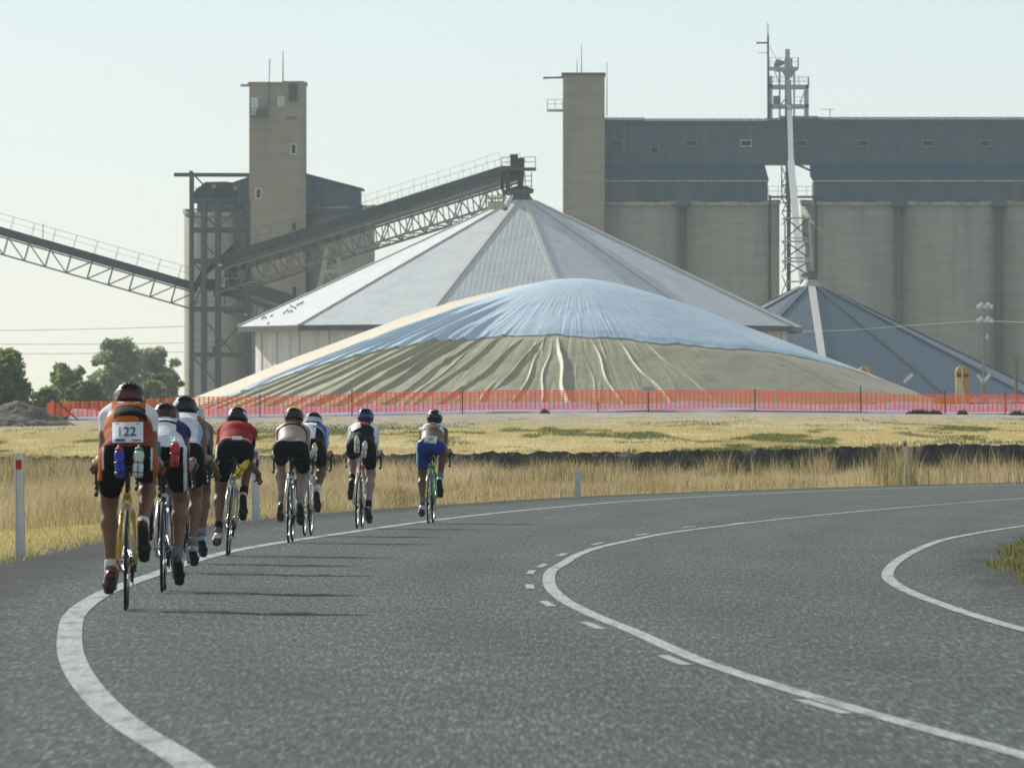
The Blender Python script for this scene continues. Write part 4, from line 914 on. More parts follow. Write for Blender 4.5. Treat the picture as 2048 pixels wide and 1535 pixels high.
# lilac-white plastic lying along the fence
bx = np.linspace(-20.0, 40, 700); prof = [(-.9, -.05), (-.75, .06), (-.2, .10), (1.2, .20), (2.2, .42), (3.4, .46), (5.0, .2), (7, -.2)]
VV = np.concatenate([np.c_[bx, DF + 1.0 + y + .3 * (vnoise(bx * .35, bx * 0 + k, 95) - .5), Zf(bx) + z + (.16 if k > 2 else .04) * (vnoise(bx * .5, bx * 0 + k * .4, 96) - .5) + .03 * (vnoise(bx * 3, bx * 0 + k, 97) - .5)] for k, (y, z) in enumerate(prof)])
n = len(bx); I = (np.arange(len(prof) - 1)[:, None] * n + np.arange(n - 1)[None, :]).ravel()
tag(np_mesh('plastic_sheet', VV, np.c_[I, I + 1, I + n + 1, I + n], mat('lilac_plastic', (.26, .26, .42), .5, .0, .6, (1, 1, 1), col2=(.40, .40, .54), coord='World'), smooth=True), 'long strip of pale lilac plastic sheet lying on the ground along the orange barrier net', 'plastic sheet')

# ------------------------------------------------------------------ things at the right end of the mound
def arch(t, x0, x1, y0, y1, z0, z1, n=12, mi=0):
    r = (x1 - x0) / 2; c = (x0 + x1) / 2; prof = [(x0, z0)] + [(c - r * math.cos(math.pi * k / n), z1 - r + r * math.sin(math.pi * k / n)) for k in range(n + 1)] + [(x1, z0)]
    m = len(prof); t.add([(x, y0, z) for x, z in prof] + [(x, y1, z) for x, z in prof], [tuple(range(m)), tuple(range(2 * m - 1, m - 1, -1))] + [(k, k + m, (k + 1) % m + m, (k + 1) % m) for k in range(m)], mi)
d = 474.0; hop = empty('auger_hood', W(1925, 815, d), 'upright yellow auger hood with cream front panels, near the right end of the mound', 'farm machine')
x0, x1 = fx(1911, d), fx(1939, d); zb_, zt = fz(818, d), fz(731, d)
t = MB(); arch(t, x0 + .02, x1 - .02, d, d + .9, zt - .50, zt); t.build('rounded_top', M_YELL, hop)
t = MB(); t.beam((fx(1926, d), d + .45, zb_ - .2), (fx(1925, d), d + .45, zt - .51), .60, .85); t.build('body', M_YELL, hop)
t = MB(); t.span(x0 + .06, x1 - .06, d - .03, d - .002, zt - .54, zt - .38); t.build('dark_band', M_RUST, hop)
t = MB(); t.beam((fx(1923.5, d), d - .06, zt - .02), (fx(1925, d), d - .06, zt - .75), .09, .05)
t.add([(fx(1912, d), d - .05, zt - .56), (fx(1921, d), d - .05, zt - .56), (fx(1928, d), d - .05, zt - 1.0), (fx(1921, d), d - .05, zb_), (fx(1914, d), d - .05, zb_ + .9)], [(0, 4, 3, 2, 1)])
t.add([(fx(1925, d), d - .055, zt - .75), (fx(1935, d), d - .055, zb_), (fx(1920, d), d - .055, zb_), (fx(1918, d), d - .055, zb_ + .8)], [(0, 3, 2, 1)]); t.build('front_panel', M_CREAM, hop)
shift(hop)
d = 520.0; hp2 = empty('auger_hood', W(1733, 790, d), 'yellow rounded hood with cream edge just peeping over right slope of the mound', 'farm machine')
x0, x1 = fx(1718, d), fx(1744, d); t = MB(); arch(t, x0, x1, d, d + .9, fz(800, d), fz(731, d)); t.build('rounded_top', M_YELL, hp2)
t = MB(); t.beam((fx(1730, d), d - .05, fz(731, d)), (fx(1746, d), d - .05, fz(760, d)), .16, .06); t.build('front_panel', M_CREAM, hp2); shift(hp2)
d = 478.0; t = MB(); t.add([tuple(W(u, v, d)) for u, v in ((1868, 800), (1890, 787), (1905, 800), (1912, 815), (1865, 815))] + [tuple(W(u, v, d + .6)) for u, v in ((1868, 800), (1890, 787), (1905, 800), (1912, 815), (1865, 815))],
      [(0, 4, 3, 2, 1), (5, 6, 7, 8, 9), (0, 1, 6, 5), (1, 2, 7, 6), (2, 3, 8, 7), (3, 4, 9, 8), (4, 0, 5, 9)]); t.beam(W(1880, 788, d - .05), W(1892, 798, d - .05), .25, .05, 1); t.build('auger_boot', [M_YELL, M_CREAM], None)
tag(bpy.data.objects['auger_boot'], 'low yellow and cream machine boot left of the upright yellow hood, behind the net', 'farm machine')
for u in (1936, 1951, 1968):
    t = MB(); p = W(u, 812, 470); p.z = 2.35; t.lathe(p, [(.16, -.3), (.24, -.05), (.22, .12), (.10, .24), (.02, .27)], 10, M=Matrix.Rotation(R(20 * (u - 1950) / 15), 4, 'Y').to_3x3()); t.beam(p + V3(0, 0, .25), p + V3(.05, 0, .36), .06)
    tag(t.build('sack', M_CREAM, None, True), 'pale tied sack on the ground behind the orange net, right of the upright yellow hood', 'sack', 'sacks behind the net')
d = 640.0; lp = empty('floodlight_mast', W(1966, 810, d), 'tall thin floodlight mast carrying two crossbars of pale lamps, before the right silos', 'light mast')
t = MB(); t.cyl(W(1968, 835, d), W(1967, 604, d), .11, .07, 8); t.build('pole', M_STEELG, lp)
for v in (612, 640):
    t = MB(); t.beam(W(1955, v + 2, d), W(1984, v + 2, d), .10); t.build('crossbar', M_PALE, lp)
    for k, u in enumerate((1957, 1963, 1969, 1976, 1982)):
        t = MB(); p = W(u, v + (-3 if k % 2 else 1), d); t.box(p, (.22, .2, .20), Matrix.Rotation(R(25), 3, 'X')); t.box(p + V3(0, .1, 0), (.12, .12, .12)); t.build('lamp_head', M_WHITE, lp)
t = MB(); t.cyl(W(1975, 668, d), W(1975, 678, d), .06, n=6); t.box(W(1971.5, 674, d), (.2, .08, .06)); t.build('camera_bracket', M_WHITE, lp)
shift(lp)
for nm, lab, uu, arms, d in (('yard_lamp', 'twin-armed yard lamp, two white lamps in a V before the floodlight mast', 1966, ((1955, 749), (1980, 749)), 560.0), ('yard_lamp', 'single-armed yard lamp tilting up to the right over the mound edge', 1808, ((1825, 748),), 560.0)):
    o = empty(nm, W(uu, 812, d), lab, 'lamp', 'yard lamps')
    t = MB(); t.cyl(W(uu, 830, d), W(uu, 763, d), .08, .06, 8); t.cyl(W(uu + 6, 830, d), W(uu + 6, 770, d), .05, n=6) if len(arms) == 2 else None; t.build('pole', M_STEELG, o)
    for u, v in arms:
        t = MB(); t.beam(W(uu, 764, d), W(u, v, d), .18, .16); t.beam(W(uu, 765.5, d), W(u, v + 1.5, d), .10, .12); t.build('lamp_arm', M_WHITE, o)
    shift(o)
d = 600.0; t = MB(); t.cyl(W(2033, 830, d), W(2032, 715, d), .11, .09, 8); t.beam(W(2029, 724, d), W(2036, 724, d), .08); t.cyl(W(2030.5, 724, d), W(2030.5, 720, d), .04, n=6)
tag(t.build('timber_pole', mat('weathered_timber', (.20, .15, .10), .85, .3, 3, (4, 4, .4)), None), 'short weathered timber pole at the right picture edge, before the dark cone roof', 'pole')
# overhead wires
M_WIRE = mat('wire', (.12, .13, .13), .6, .1, 3)
for (v0, vm, v1, d, lab) in ((672, 664, 632, 1120, 'uppermost of three thin overhead wires crossing the sky at left'), (693, 692, 680, 1122, 'middle one of three thin overhead wires crossing the sky at left'), (714, 708, 694, 1124, 'lowest of three thin overhead wires crossing the sky at left, just over the trees')):
    a, b = W(-400, v0 - 14, d), W(1300, v1 - 45, d); pts = []
    for k in range(41):
        q = k / 40; p = a.lerp(b, q); p.z -= 4.0 * q * (1 - q) * 1.5; pts.append(p)
    t = MB(); t.tube(pts, .028, 5); tag(t.build('overhead_wire', M_WIRE, None), lab, 'wire', 'overhead wires at left')
d = 620.0; pts = []
a, b = W(1050, 660, d), W(2500, 648, d)
for k in range(41):
    q = k / 40; p = a.lerp(b, q); p.z -= 4 * q * (1 - q) * .3; pts.append(p)
pts = [W(1560, 664, 845), W(1700, 660, 760), W(1830, 650, 690), W(1966, 641, 641), W(2300, 655, 560)]
t = MB(); t.tube(pts, .012, 5); tag(t.build('overhead_wire', M_STEELG, None), 'faint pale wire running from the floodlight mast across the dark cone roof', 'wire')

# ------------------------------------------------------------------ dirt heap and weeds
def heap(name, cx, cy, rx, ry, h, lab, cat, material, seed):
    nr, na = 26, 84; V, Fc = [], []
    for i in range(nr + 1):
        for k in range(na):
            a = 2 * math.pi * k / na; q = i / nr; x, y = cx + rx * q * math.cos(a), cy + ry * q * math.sin(a)
            V.append((x, y, 0, q))
    V = np.array(V); n1_ = vnoise(V[:, 0] * .9, V[:, 1] * .9, seed); n2_ = vnoise(V[:, 0] * 3.1, V[:, 1] * 3.1, seed + 1); n3_ = vnoise(V[:, 0] * 9, V[:, 1] * 9, seed + 2)
    prof = np.clip(1 - V[:, 3], 0, 1) ** .85 * (.72 + .55 * n1_) + .10 * (n2_ - .4) * (V[:, 3] < .98) + .05 * (n3_ - .5) * (V[:, 3] < .98)
    V[:, 2] = ground_z(V[:, 0], V[:, 1]) - .06 + h * prof
    for i in range(nr):
        for k in range(na): Fc.append((i * na + k, (i + 1) * na + k, (i + 1) * na + (k + 1) % na, i * na + (k + 1) % na))
    return tag(np_mesh(name, V[:, :3], Fc, material, smooth=False), lab, cat)
M_HEAP = mat('heap_soil', (.085, .072, .055), .95, .0, 2.2, (1, 1, 1), col2=(.175, .15, .115), bump=.05, bscale=9)
heap('soil_heap', fx(30, 425), 425, 2.7, 3.2, 1.12, 'dark brown heap of loose soil left of the orange barrier net', 'soil heap', M_HEAP, 101)
heap('soil_heap', fx(-60, 423), 423, 1.7, 2.6, .9, 'lower brown soil heap cut off by the left picture edge', 'soil heap', M_HEAP, 105)
M_WEED = mat('dark_weed', (.035, .042, .02), .8, .35, 6)
for u, v, s, lab in ((1838, 829, .8, 'widest dark weed clump'), (1870, 829, .45, 'small dark weed clump touching the widest one'), (1925, 830, .35, 'lone dark weed tuft'), (2035, 829, .5, 'dark weed clump at the right picture edge'), (1090, 823, .28, 'tiny dark weed tuft near the middle')):
    dd = 447.0; p = W(u, v, dd); n = int(700 * s); a = rng.uniform(0, 2 * np.pi, n); rr = rng.random(n) ** .5 * s * .75; x = p.x + rr * np.cos(a); y = dd + rr * np.sin(a) * .5
    o = blades('weed_clump', x, y, ground_z(x, y), .24 * (1 - (rr / (s * .8)) ** 2) * rng.uniform(.4, 1.1, n) + .03, rng.uniform(.02, .06, n), rng.random(n), M_WEED, 1.2)
    tag(o, lab + ' at the foot of the lilac plastic strip', 'weeds', 'weeds along the plastic strip')

# ------------------------------------------------------------------ trees
def leaf_mat(name, c0, c1, c2):
    return grass_mat(name, [(0, c0), (.5, c1), (1, c2)], .55)
M_LEAF1 = leaf_mat('dark_foliage', (.085, .125, .045), (.165, .22, .075), (.26, .31, .12))
M_LEAF2 = leaf_mat('grey_green_foliage', (.22, .265, .13), (.34, .39, .20), (.45, .48, .27))
M_LEAF3 = leaf_mat('olive_foliage', (.14, .185, .065), (.25, .305, .11), (.37, .40, .17))
M_BARK = mat('bark', (.11, .09, .065), .9, .3, 3, (3, 3, .5))
def tree(u0, u1, v0, vb, d, lab, m, seed, nclump=46, leaf=.22, per=300, lean=0.0, gap=1.0):
    rg = np.random.default_rng(seed)
    xc, wd = fx((u0 + u1) / 2, d), (u1 - u0) * d / F; ztop = fz(v0, d); zg = float(ground_z(xc, min(d, 1400))); h = ztop - zg; nclump = int(nclump * 2.5)
    o = empty('tree', (xc, d, zg), lab, 'tree', 'trees at left beyond the net')
    t = MB(); base = V3(xc, d, zg - .2); fork = V3(xc + wd * .04, d, zg + h * .30); r0 = h * .03
    t.cyl(base, fork, r0 * 1.25, r0 * .8, 10)
    cl = []
    for k in range(nclump):
        a = rg.uniform(0, 2 * np.pi); q = rg.random() ** .6; zz = rg.uniform(.10, 1.0)
        env = math.sin(math.pi * min(1, (zz - .02) / 1.0)) ** .30 * (.85 + .3 * math.sin(3 * a + seed))
        cl.append(V3(xc + lean * zz + math.cos(a) * q * env * wd * .46, d + math.sin(a) * q * env * wd * .40, zg + h * (zz * .93)))
    for k in range(9):
        e_ = cl[k * (nclump // 9)]; mid = fork.lerp(e_, .55) + V3(0, 0, h * .06); t.cyl(fork, mid, r0 * .5, r0 * .3, 6); t.cyl(mid, e_, r0 * .3, r0 * .08, 6)
    t.build('trunk', M_BARK, o, True)
    X, N, T = [], [], []
    for c in cl:
        s = wd * rg.uniform(.045, .135); n = int(per * rg.uniform(.4, .9)); v = rg.normal(0, 1, (n, 3)); v /= np.linalg.norm(v, axis=1)[:, None]
        rad = rg.random(n) ** .45; p = np.array(c) + v * (rad * s)[:, None] * np.array([1, 1, .72]) + rg.normal(0, s * .12, (n, 3)); p[:, 2] -= s * .25 * rg.random(n)
        X.append(p); T.append(np.clip(rg.normal(.5, .22, n) + rg.normal(0, .12), 0, 1))
    X = np.concatenate(X); T = np.concatenate(T); n = len(X)
    a = rg.normal(0, 1, (n, 3)); a /= np.linalg.norm(a, axis=1)[:, None]; b = np.cross(a, rg.normal(0, 1, (n, 3))); b /= np.linalg.norm(b, axis=1)[:, None]
    s = leaf * rg.uniform(.6, 1.4, n)[:, None]
    V = np.stack([X - a * s, X - b * s * .45, X + a * s, X + b * s * .45], 1).reshape(-1, 3); i = np.arange(n)[:, None] * 4
    np_mesh('crown', V, np.hstack([i, i + 1, i + 2, i + 3]), m, o, attr=np.repeat(T, 4))
    return shift(o)
tree(-70, 76, 694, 830, 560, 'dark bushy tree cut off by the left picture edge, behind the soil heap', M_LEAF1, 11, 64, .15, 260)
tree(-60, 40, 700, 830, 700, 'paler tree top showing above the dark bushy tree at the left picture edge', M_LEAF2, 12, 34, .2, 180)
tree(82, 176, 722, 832, 700, 'small round olive tree standing between the dark edge tree and the big grey-green tree', M_LEAF3, 13, 44, .17, 230)
tree(164, 300, 671, 840, 860, 'biggest grey-green tree with a broad open crown, left of the silos', M_LEAF2, 14, 72, .22, 240)
tree(250, 366, 690, 840, 880, 'grey-green tree tucked between the biggest tree and the left silo', M_LEAF2, 15, 56, .22, 230)
tree(120, 230, 762, 838, 640, 'low dark shrubby tree under the biggest grey-green tree', M_LEAF1, 16, 40, .16, 220)
tree(255, 350, 760, 838, 690, 'low olive shrubby tree behind the net beside the left silo', M_LEAF3, 17, 36, .18, 200)
tree(55, 130, 775, 838, 600, 'low mid-green shrub between the soil heap and the net corner', M_LEAF3, 18, 30, .15, 200)
tree(290, 372, 742, 838, 760, 'dusky low tree half hidden behind the foremost riders, left of the silo foot', M_LEAF1, 19, 36, .18, 200)

# ------------------------------------------------------------------ guide posts along the outer verge
M_GP = mat('guide_post_white', (.66, .69, .70), .5, .08, 5, var2=(5, (1, 1, .6), (.45, .43, .36), .35))
M_RED = mat('red_reflector', (.42, .018, .012), .35, .1, 20)
M_FADE = mat('faded_reflector', (.36, .12, .09), .4, .1, 20)
for u, v0, v1, wpx, lean, rm, lab in ((41, 1116, 910, 19, -.9, M_RED, 'nearest white guide post with red reflector, at left picture edge'), (511, 1043, 896, 15, 0, M_RED, 'white guide post with red reflector, half behind the red-shirted rider'), (1155, 996, 940, 11, 1.5, None, 'short blank pale post in the verge grass, without a reflector'), (1815, 969, 880, 9, -3.5, M_RED, 'farthest white guide post, leaning left before the dark bank')):
    Y, X = gp(u, v0); h = (v0 - v1) * Y / F; w = wpx * Y / F; z0 = float(ground_z(X, Y)); o = empty('guide_post', (X, Y, 0), lab, 'post', 'guide posts', (0, R(lean), R(-4)))
    t = MB(); pr = [(-w / 2, .004), (-w / 2 + .012, .0), (w / 2 - .012, 0), (w / 2, .004)]
    t.span(-w / 2, w / 2, -.02, .02, z0 - .3, h - .012); t.span(-w / 2 + .008, w / 2 - .008, -.016, .016, h - .012, h); t.beam((-w / 2 + .01, -.028, z0), (-w / 2 + .01, -.028, h - .02), .012, .016); t.beam((w / 2 - .01, -.028, z0), (w / 2 - .01, -.028, h - .02), .012, .016)
    t.build('post_blade', M_GP, o)
    if rm: t = MB(); s = h; t.span(-w * .28, w * .28, -.03, -.0205, h - .135 * s, h - .045 * s); t.build('reflector', rm, o)

# ------------------------------------------------------------------ bodies: one continuous surface grown round a posed skeleton
def pdist(p, X, Y, Z):
    k = p[0]
    if k == 'c':                                   # tapered limb, optional widening across the body
        _, a, b, ra, rb, _, sx = p
        x, y, z = (X - a[0]) / sx, Y - a[1], Z - a[2]; bx, by, bz = (b[0] - a[0]) / sx, b[1] - a[1], b[2] - a[2]
        t = np.clip((x * bx + y * by + z * bz) / (bx * bx + by * by + bz * bz + 1e-9), 0, 1)
        return np.sqrt((x - t * bx) ** 2 + (y - t * by) ** 2 + (z - t * bz) ** 2) - (ra + (rb - ra) * t)
    _, c, r, M, _ = p                              # ellipsoid
    x, y, z = X - c[0], Y - c[1], Z - c[2]
    if M is not None: x, y, z = (M[0][0] * x + M[1][0] * y + M[2][0] * z), (M[0][1] * x + M[1][1] * y + M[2][1] * z), (M[0][2] * x + M[1][2] * y + M[2][2] * z)
    k0 = np.sqrt((x / r[0]) ** 2 + (y / r[1]) ** 2 + (z / r[2]) ** 2); k1 = np.sqrt((x / r[0] ** 2) ** 2 + (y / r[1] ** 2) ** 2 + (z / r[2] ** 2) ** 2) + 1e-9
    return k0 * (k0 - 1) / k1
def pbox(p):
    if p[0] == 'c':
        a, b = np.array(p[1]), np.array(p[2]); r = max(p[3], p[4]); e = np.array([r * p[6], r, r]); return np.minimum(a, b) - e, np.maximum(a, b) + e
    c = np.array(p[1]); r = max(p[2]); return c - r, c + r
def C_(a, b, ra, rb, k=.02, sx=1.0): return ('c', tuple(a), tuple(b), ra, rb, k, sx)
def E_(c, r, M=None, k=.02): return ('e', tuple(c), tuple(r), M, k)
def smin(a, b, k):
    h = np.clip(.5 + .5 * (b - a) / k, 0, 1); return b * (1 - h) + a * h - k * h * (1 - h)
def eval_at(prims, P, off=0.0):
    f = np.full(len(P), 1.0)
    for p in prims: f = smin(f, pdist(p, P[:, 0], P[:, 1], P[:, 2]), p[4] if p[0] == 'e' else p[5])
    return f - off
def net(prims, res, off=0.0, clip=None, cuts=()):
    """smooth union of prims (grown by off), kept where clip(X,Y,Z) < 0, with cuts carved out -> verts, quads"""
    bb = [pbox(p) for p in prims]; lo = np.min([b[0] for b in bb], 0) - off - 3 * res; hi = np.max([b[1] for b in bb], 0) + off + 3 * res
    n = np.ceil((hi - lo) / res).astype(int) + 1; ax = [lo[i] + res * np.arange(n[i]) for i in range(3)]
    f = np.full(n, 1.0, np.float32)
    def sub(p, m):
        l, h = pbox(p); i0 = np.maximum(0, ((l - m - lo) / res).astype(int)); i1 = np.minimum(n, ((h + m - lo) / res).astype(int) + 2)
        sl = tuple(slice(a, b) for a, b in zip(i0, i1)); return sl, (ax[0][sl[0]][:, None, None], ax[1][sl[1]][None, :, None], ax[2][sl[2]][None, None, :])
    for p in prims:
        k = p[4] if p[0] == 'e' else p[5]; sl, g = sub(p, k + off + 3 * res)
        f[sl] = smin(f[sl], pdist(p, *g), k)
    f -= off
    for p in cuts:
        sl, g = sub(p, 2 * res); f[sl] = np.maximum(f[sl], -pdist(p, *g))
    if clip is not None: f = np.maximum(f, clip(ax[0][:, None, None], ax[1][None, :, None], ax[2][None, None, :]))
    f = np.where(f == 0, 1e-6, f)
    s = f < 0
    S = s[:-1, :-1, :-1].astype(np.int8)
    for d in ((1, 0, 0), (0, 1, 0), (0, 0, 1), (1, 1, 0), (1, 0, 1), (0, 1, 1), (1, 1, 1)): S = S + s[d[0]:n[0] - 1 + d[0], d[1]:n[1] - 1 + d[1], d[2]:n[2] - 1 + d[2]]
    act = (S > 0) & (S < 8); A = np.array(np.nonzero(act)); m = A.shape[1]
    idx = np.full(act.shape, -1, np.int32); idx[tuple(A)] = np.arange(m)
    acc = np.zeros((m, 3)); cnt = np.zeros(m)
    for axn in range(3):
        o1, o2 = [q for q in range(3) if q != axn]
        for da in (0, 1):
            for db in (0, 1):
                q0 = A.copy(); q0[o1] += da; q0[o2] += db; q1 = q0.copy(); q1[axn] += 1
                fa, fb = f[tuple(q0)], f[tuple(q1)]; mk = (fa < 0) != (fb < 0); t = np.where(mk, fa / np.where(mk, fa - fb, 1), 0)
                pos = q0.T.astype(float); pos[:, axn] += t; acc[mk] += pos[mk]; cnt[mk] += 1
    V = lo + res * acc / cnt[:, None]; Fc = []
    for axn in range(3):
        o1, o2 = [(1, 2), (2, 0), (0, 1)][axn]
        s0 = [slice(None)] * 3; s1 = [slice(None)] * 3; s0[axn] = slice(0, -1); s1[axn] = slice(1, None)
        ch = s[tuple(s0)] != s[tuple(s1)]; Q = np.array(np.nonzero(ch)); k = (Q[o1] > 0) & (Q[o2] > 0) & (Q[o1] < act.shape[o1]) & (Q[o2] < act.shape[o2]); Q = Q[:, k]
        def cell(d1, d2):
            q = Q.copy(); q[o1] -= d1; q[o2] -= d2; return idx[tuple(q)]
        quad = np.c_[cell(1, 1), cell(0, 1), cell(0, 0), cell(1, 0)]; ins = s[tuple(Q)]
        quad = np.where(ins[:, None], quad, quad[:, ::-1]); Fc.append(quad)
    Fc = np.concatenate(Fc); return V, Fc[(Fc >= 0).all(1)]
def ik(a, b, l1, l2, pole):
    d = b - a; L = min(d.length, (l1 + l2) * .999); dn = d.normalized(); x = (l1 * l1 - l2 * l2 + L * L) / (2 * L); h = math.sqrt(max(0, l1 * l1 - x * x))
    p = pole - dn * pole.dot(dn); return a + dn * x + p.normalized() * h

SKIN = lambda nm, c: mat('skin_' + nm, c, .5, .10, 14, spec=.35)
M_SKIN = [SKIN('tan', (.22, .115, .066)), SKIN('fair', (.37, .28, .225)), SKIN('brown', (.17, .09, .05))]
def cloth(nm, c, rough=.75): return mat('cloth_' + nm, c, rough, .14, 9, bump=.010, bscale=13, spec=.12)
BLACK = cloth('black', (.006, .007, .009)); WHITE = cloth('white', (.72, .74, .78)); ORANGE = cloth('orange', (.47, .12, .018)); RED = cloth('red', (.34, .018, .026)); NAVY = cloth('navy', (.02, .03, .11))
BLUE = cloth('royal_blue', (.022, .05, .25)); LBLUE = cloth('light_blue', (.32, .48, .72)); MBLUE = cloth('mid_blue', (.04, .13, .50)); OFFW = cloth('bone', (.66, .63, .56)); DRED = cloth('dark_red', (.24, .035, .018)); GREY = cloth('grey', (.22, .24, .26))
def gloss(nm, c, r=.25): return mat('gloss_' + nm, c, r, .06, 8, spec=.5)
HB, HW, HR, HBL, HY, HDR = gloss('black', (.012, .013, .015), .45), gloss('white', (.72, .74, .76)), gloss('red', (.36, .02, .02)), gloss('blue', (.025, .055, .30)), gloss('yellow', (.68, .52, .06)), gloss('dark_red', (.13, .014, .014))
HSIL = gloss('silver', (.45, .52, .58), .3)
M_HAIR = {'dark': mat('dark_hair', (.025, .018, .012), .7, .3, 40), 'blond': mat('fair_hair', (.34, .24, .12), .7, .3, 40), 'brown': mat('brown_hair', (.09, .055, .03), .7, .3, 40)}
M_BIB = mat('bib_paper', (.72, .76, .78), .6, .04, 12); M_INK = mat('navy_ink', (.03, .05, .16), .6, .1, 10); M_RINK = mat('red_ink', (.42, .06, .05), .6, .1, 10)
M_SOLE = mat('black_sole', (.015, .015, .016), .5, .2, 20)

def flat_text(body):
    cu = bpy.data.curves.new('digits', 'FONT'); cu.body = body; cu.align_x = 'CENTER'; cu.align_y = 'CENTER'; cu.size = 1; cu.offset = .012; cu.resolution_u = 6
    o = bpy.data.objects.new('digits', cu); me = bpy.data.meshes.new_from_object(o); bpy.data.objects.remove(o); bpy.data.curves.remove(cu)
    bm = bmesh.new(); bm.from_mesh(me); bmesh.ops.triangulate(bm, faces=bm.faces[:]); bmesh.ops.subdivide_edges(bm, edges=[e for e in bm.edges if e.calc_length() > .2], cuts=1); bm.to_mesh(me); bm.free()
    v = np.array([q.co[:2] for q in me.vertices]); f = [tuple(p.vertices) for p in me.polygons]; bpy.data.meshes.remove(me)
    v -= (v.max(0) + v.min(0)) / 2; v /= (v[:, 1].max() - v[:, 1].min()); return v, f

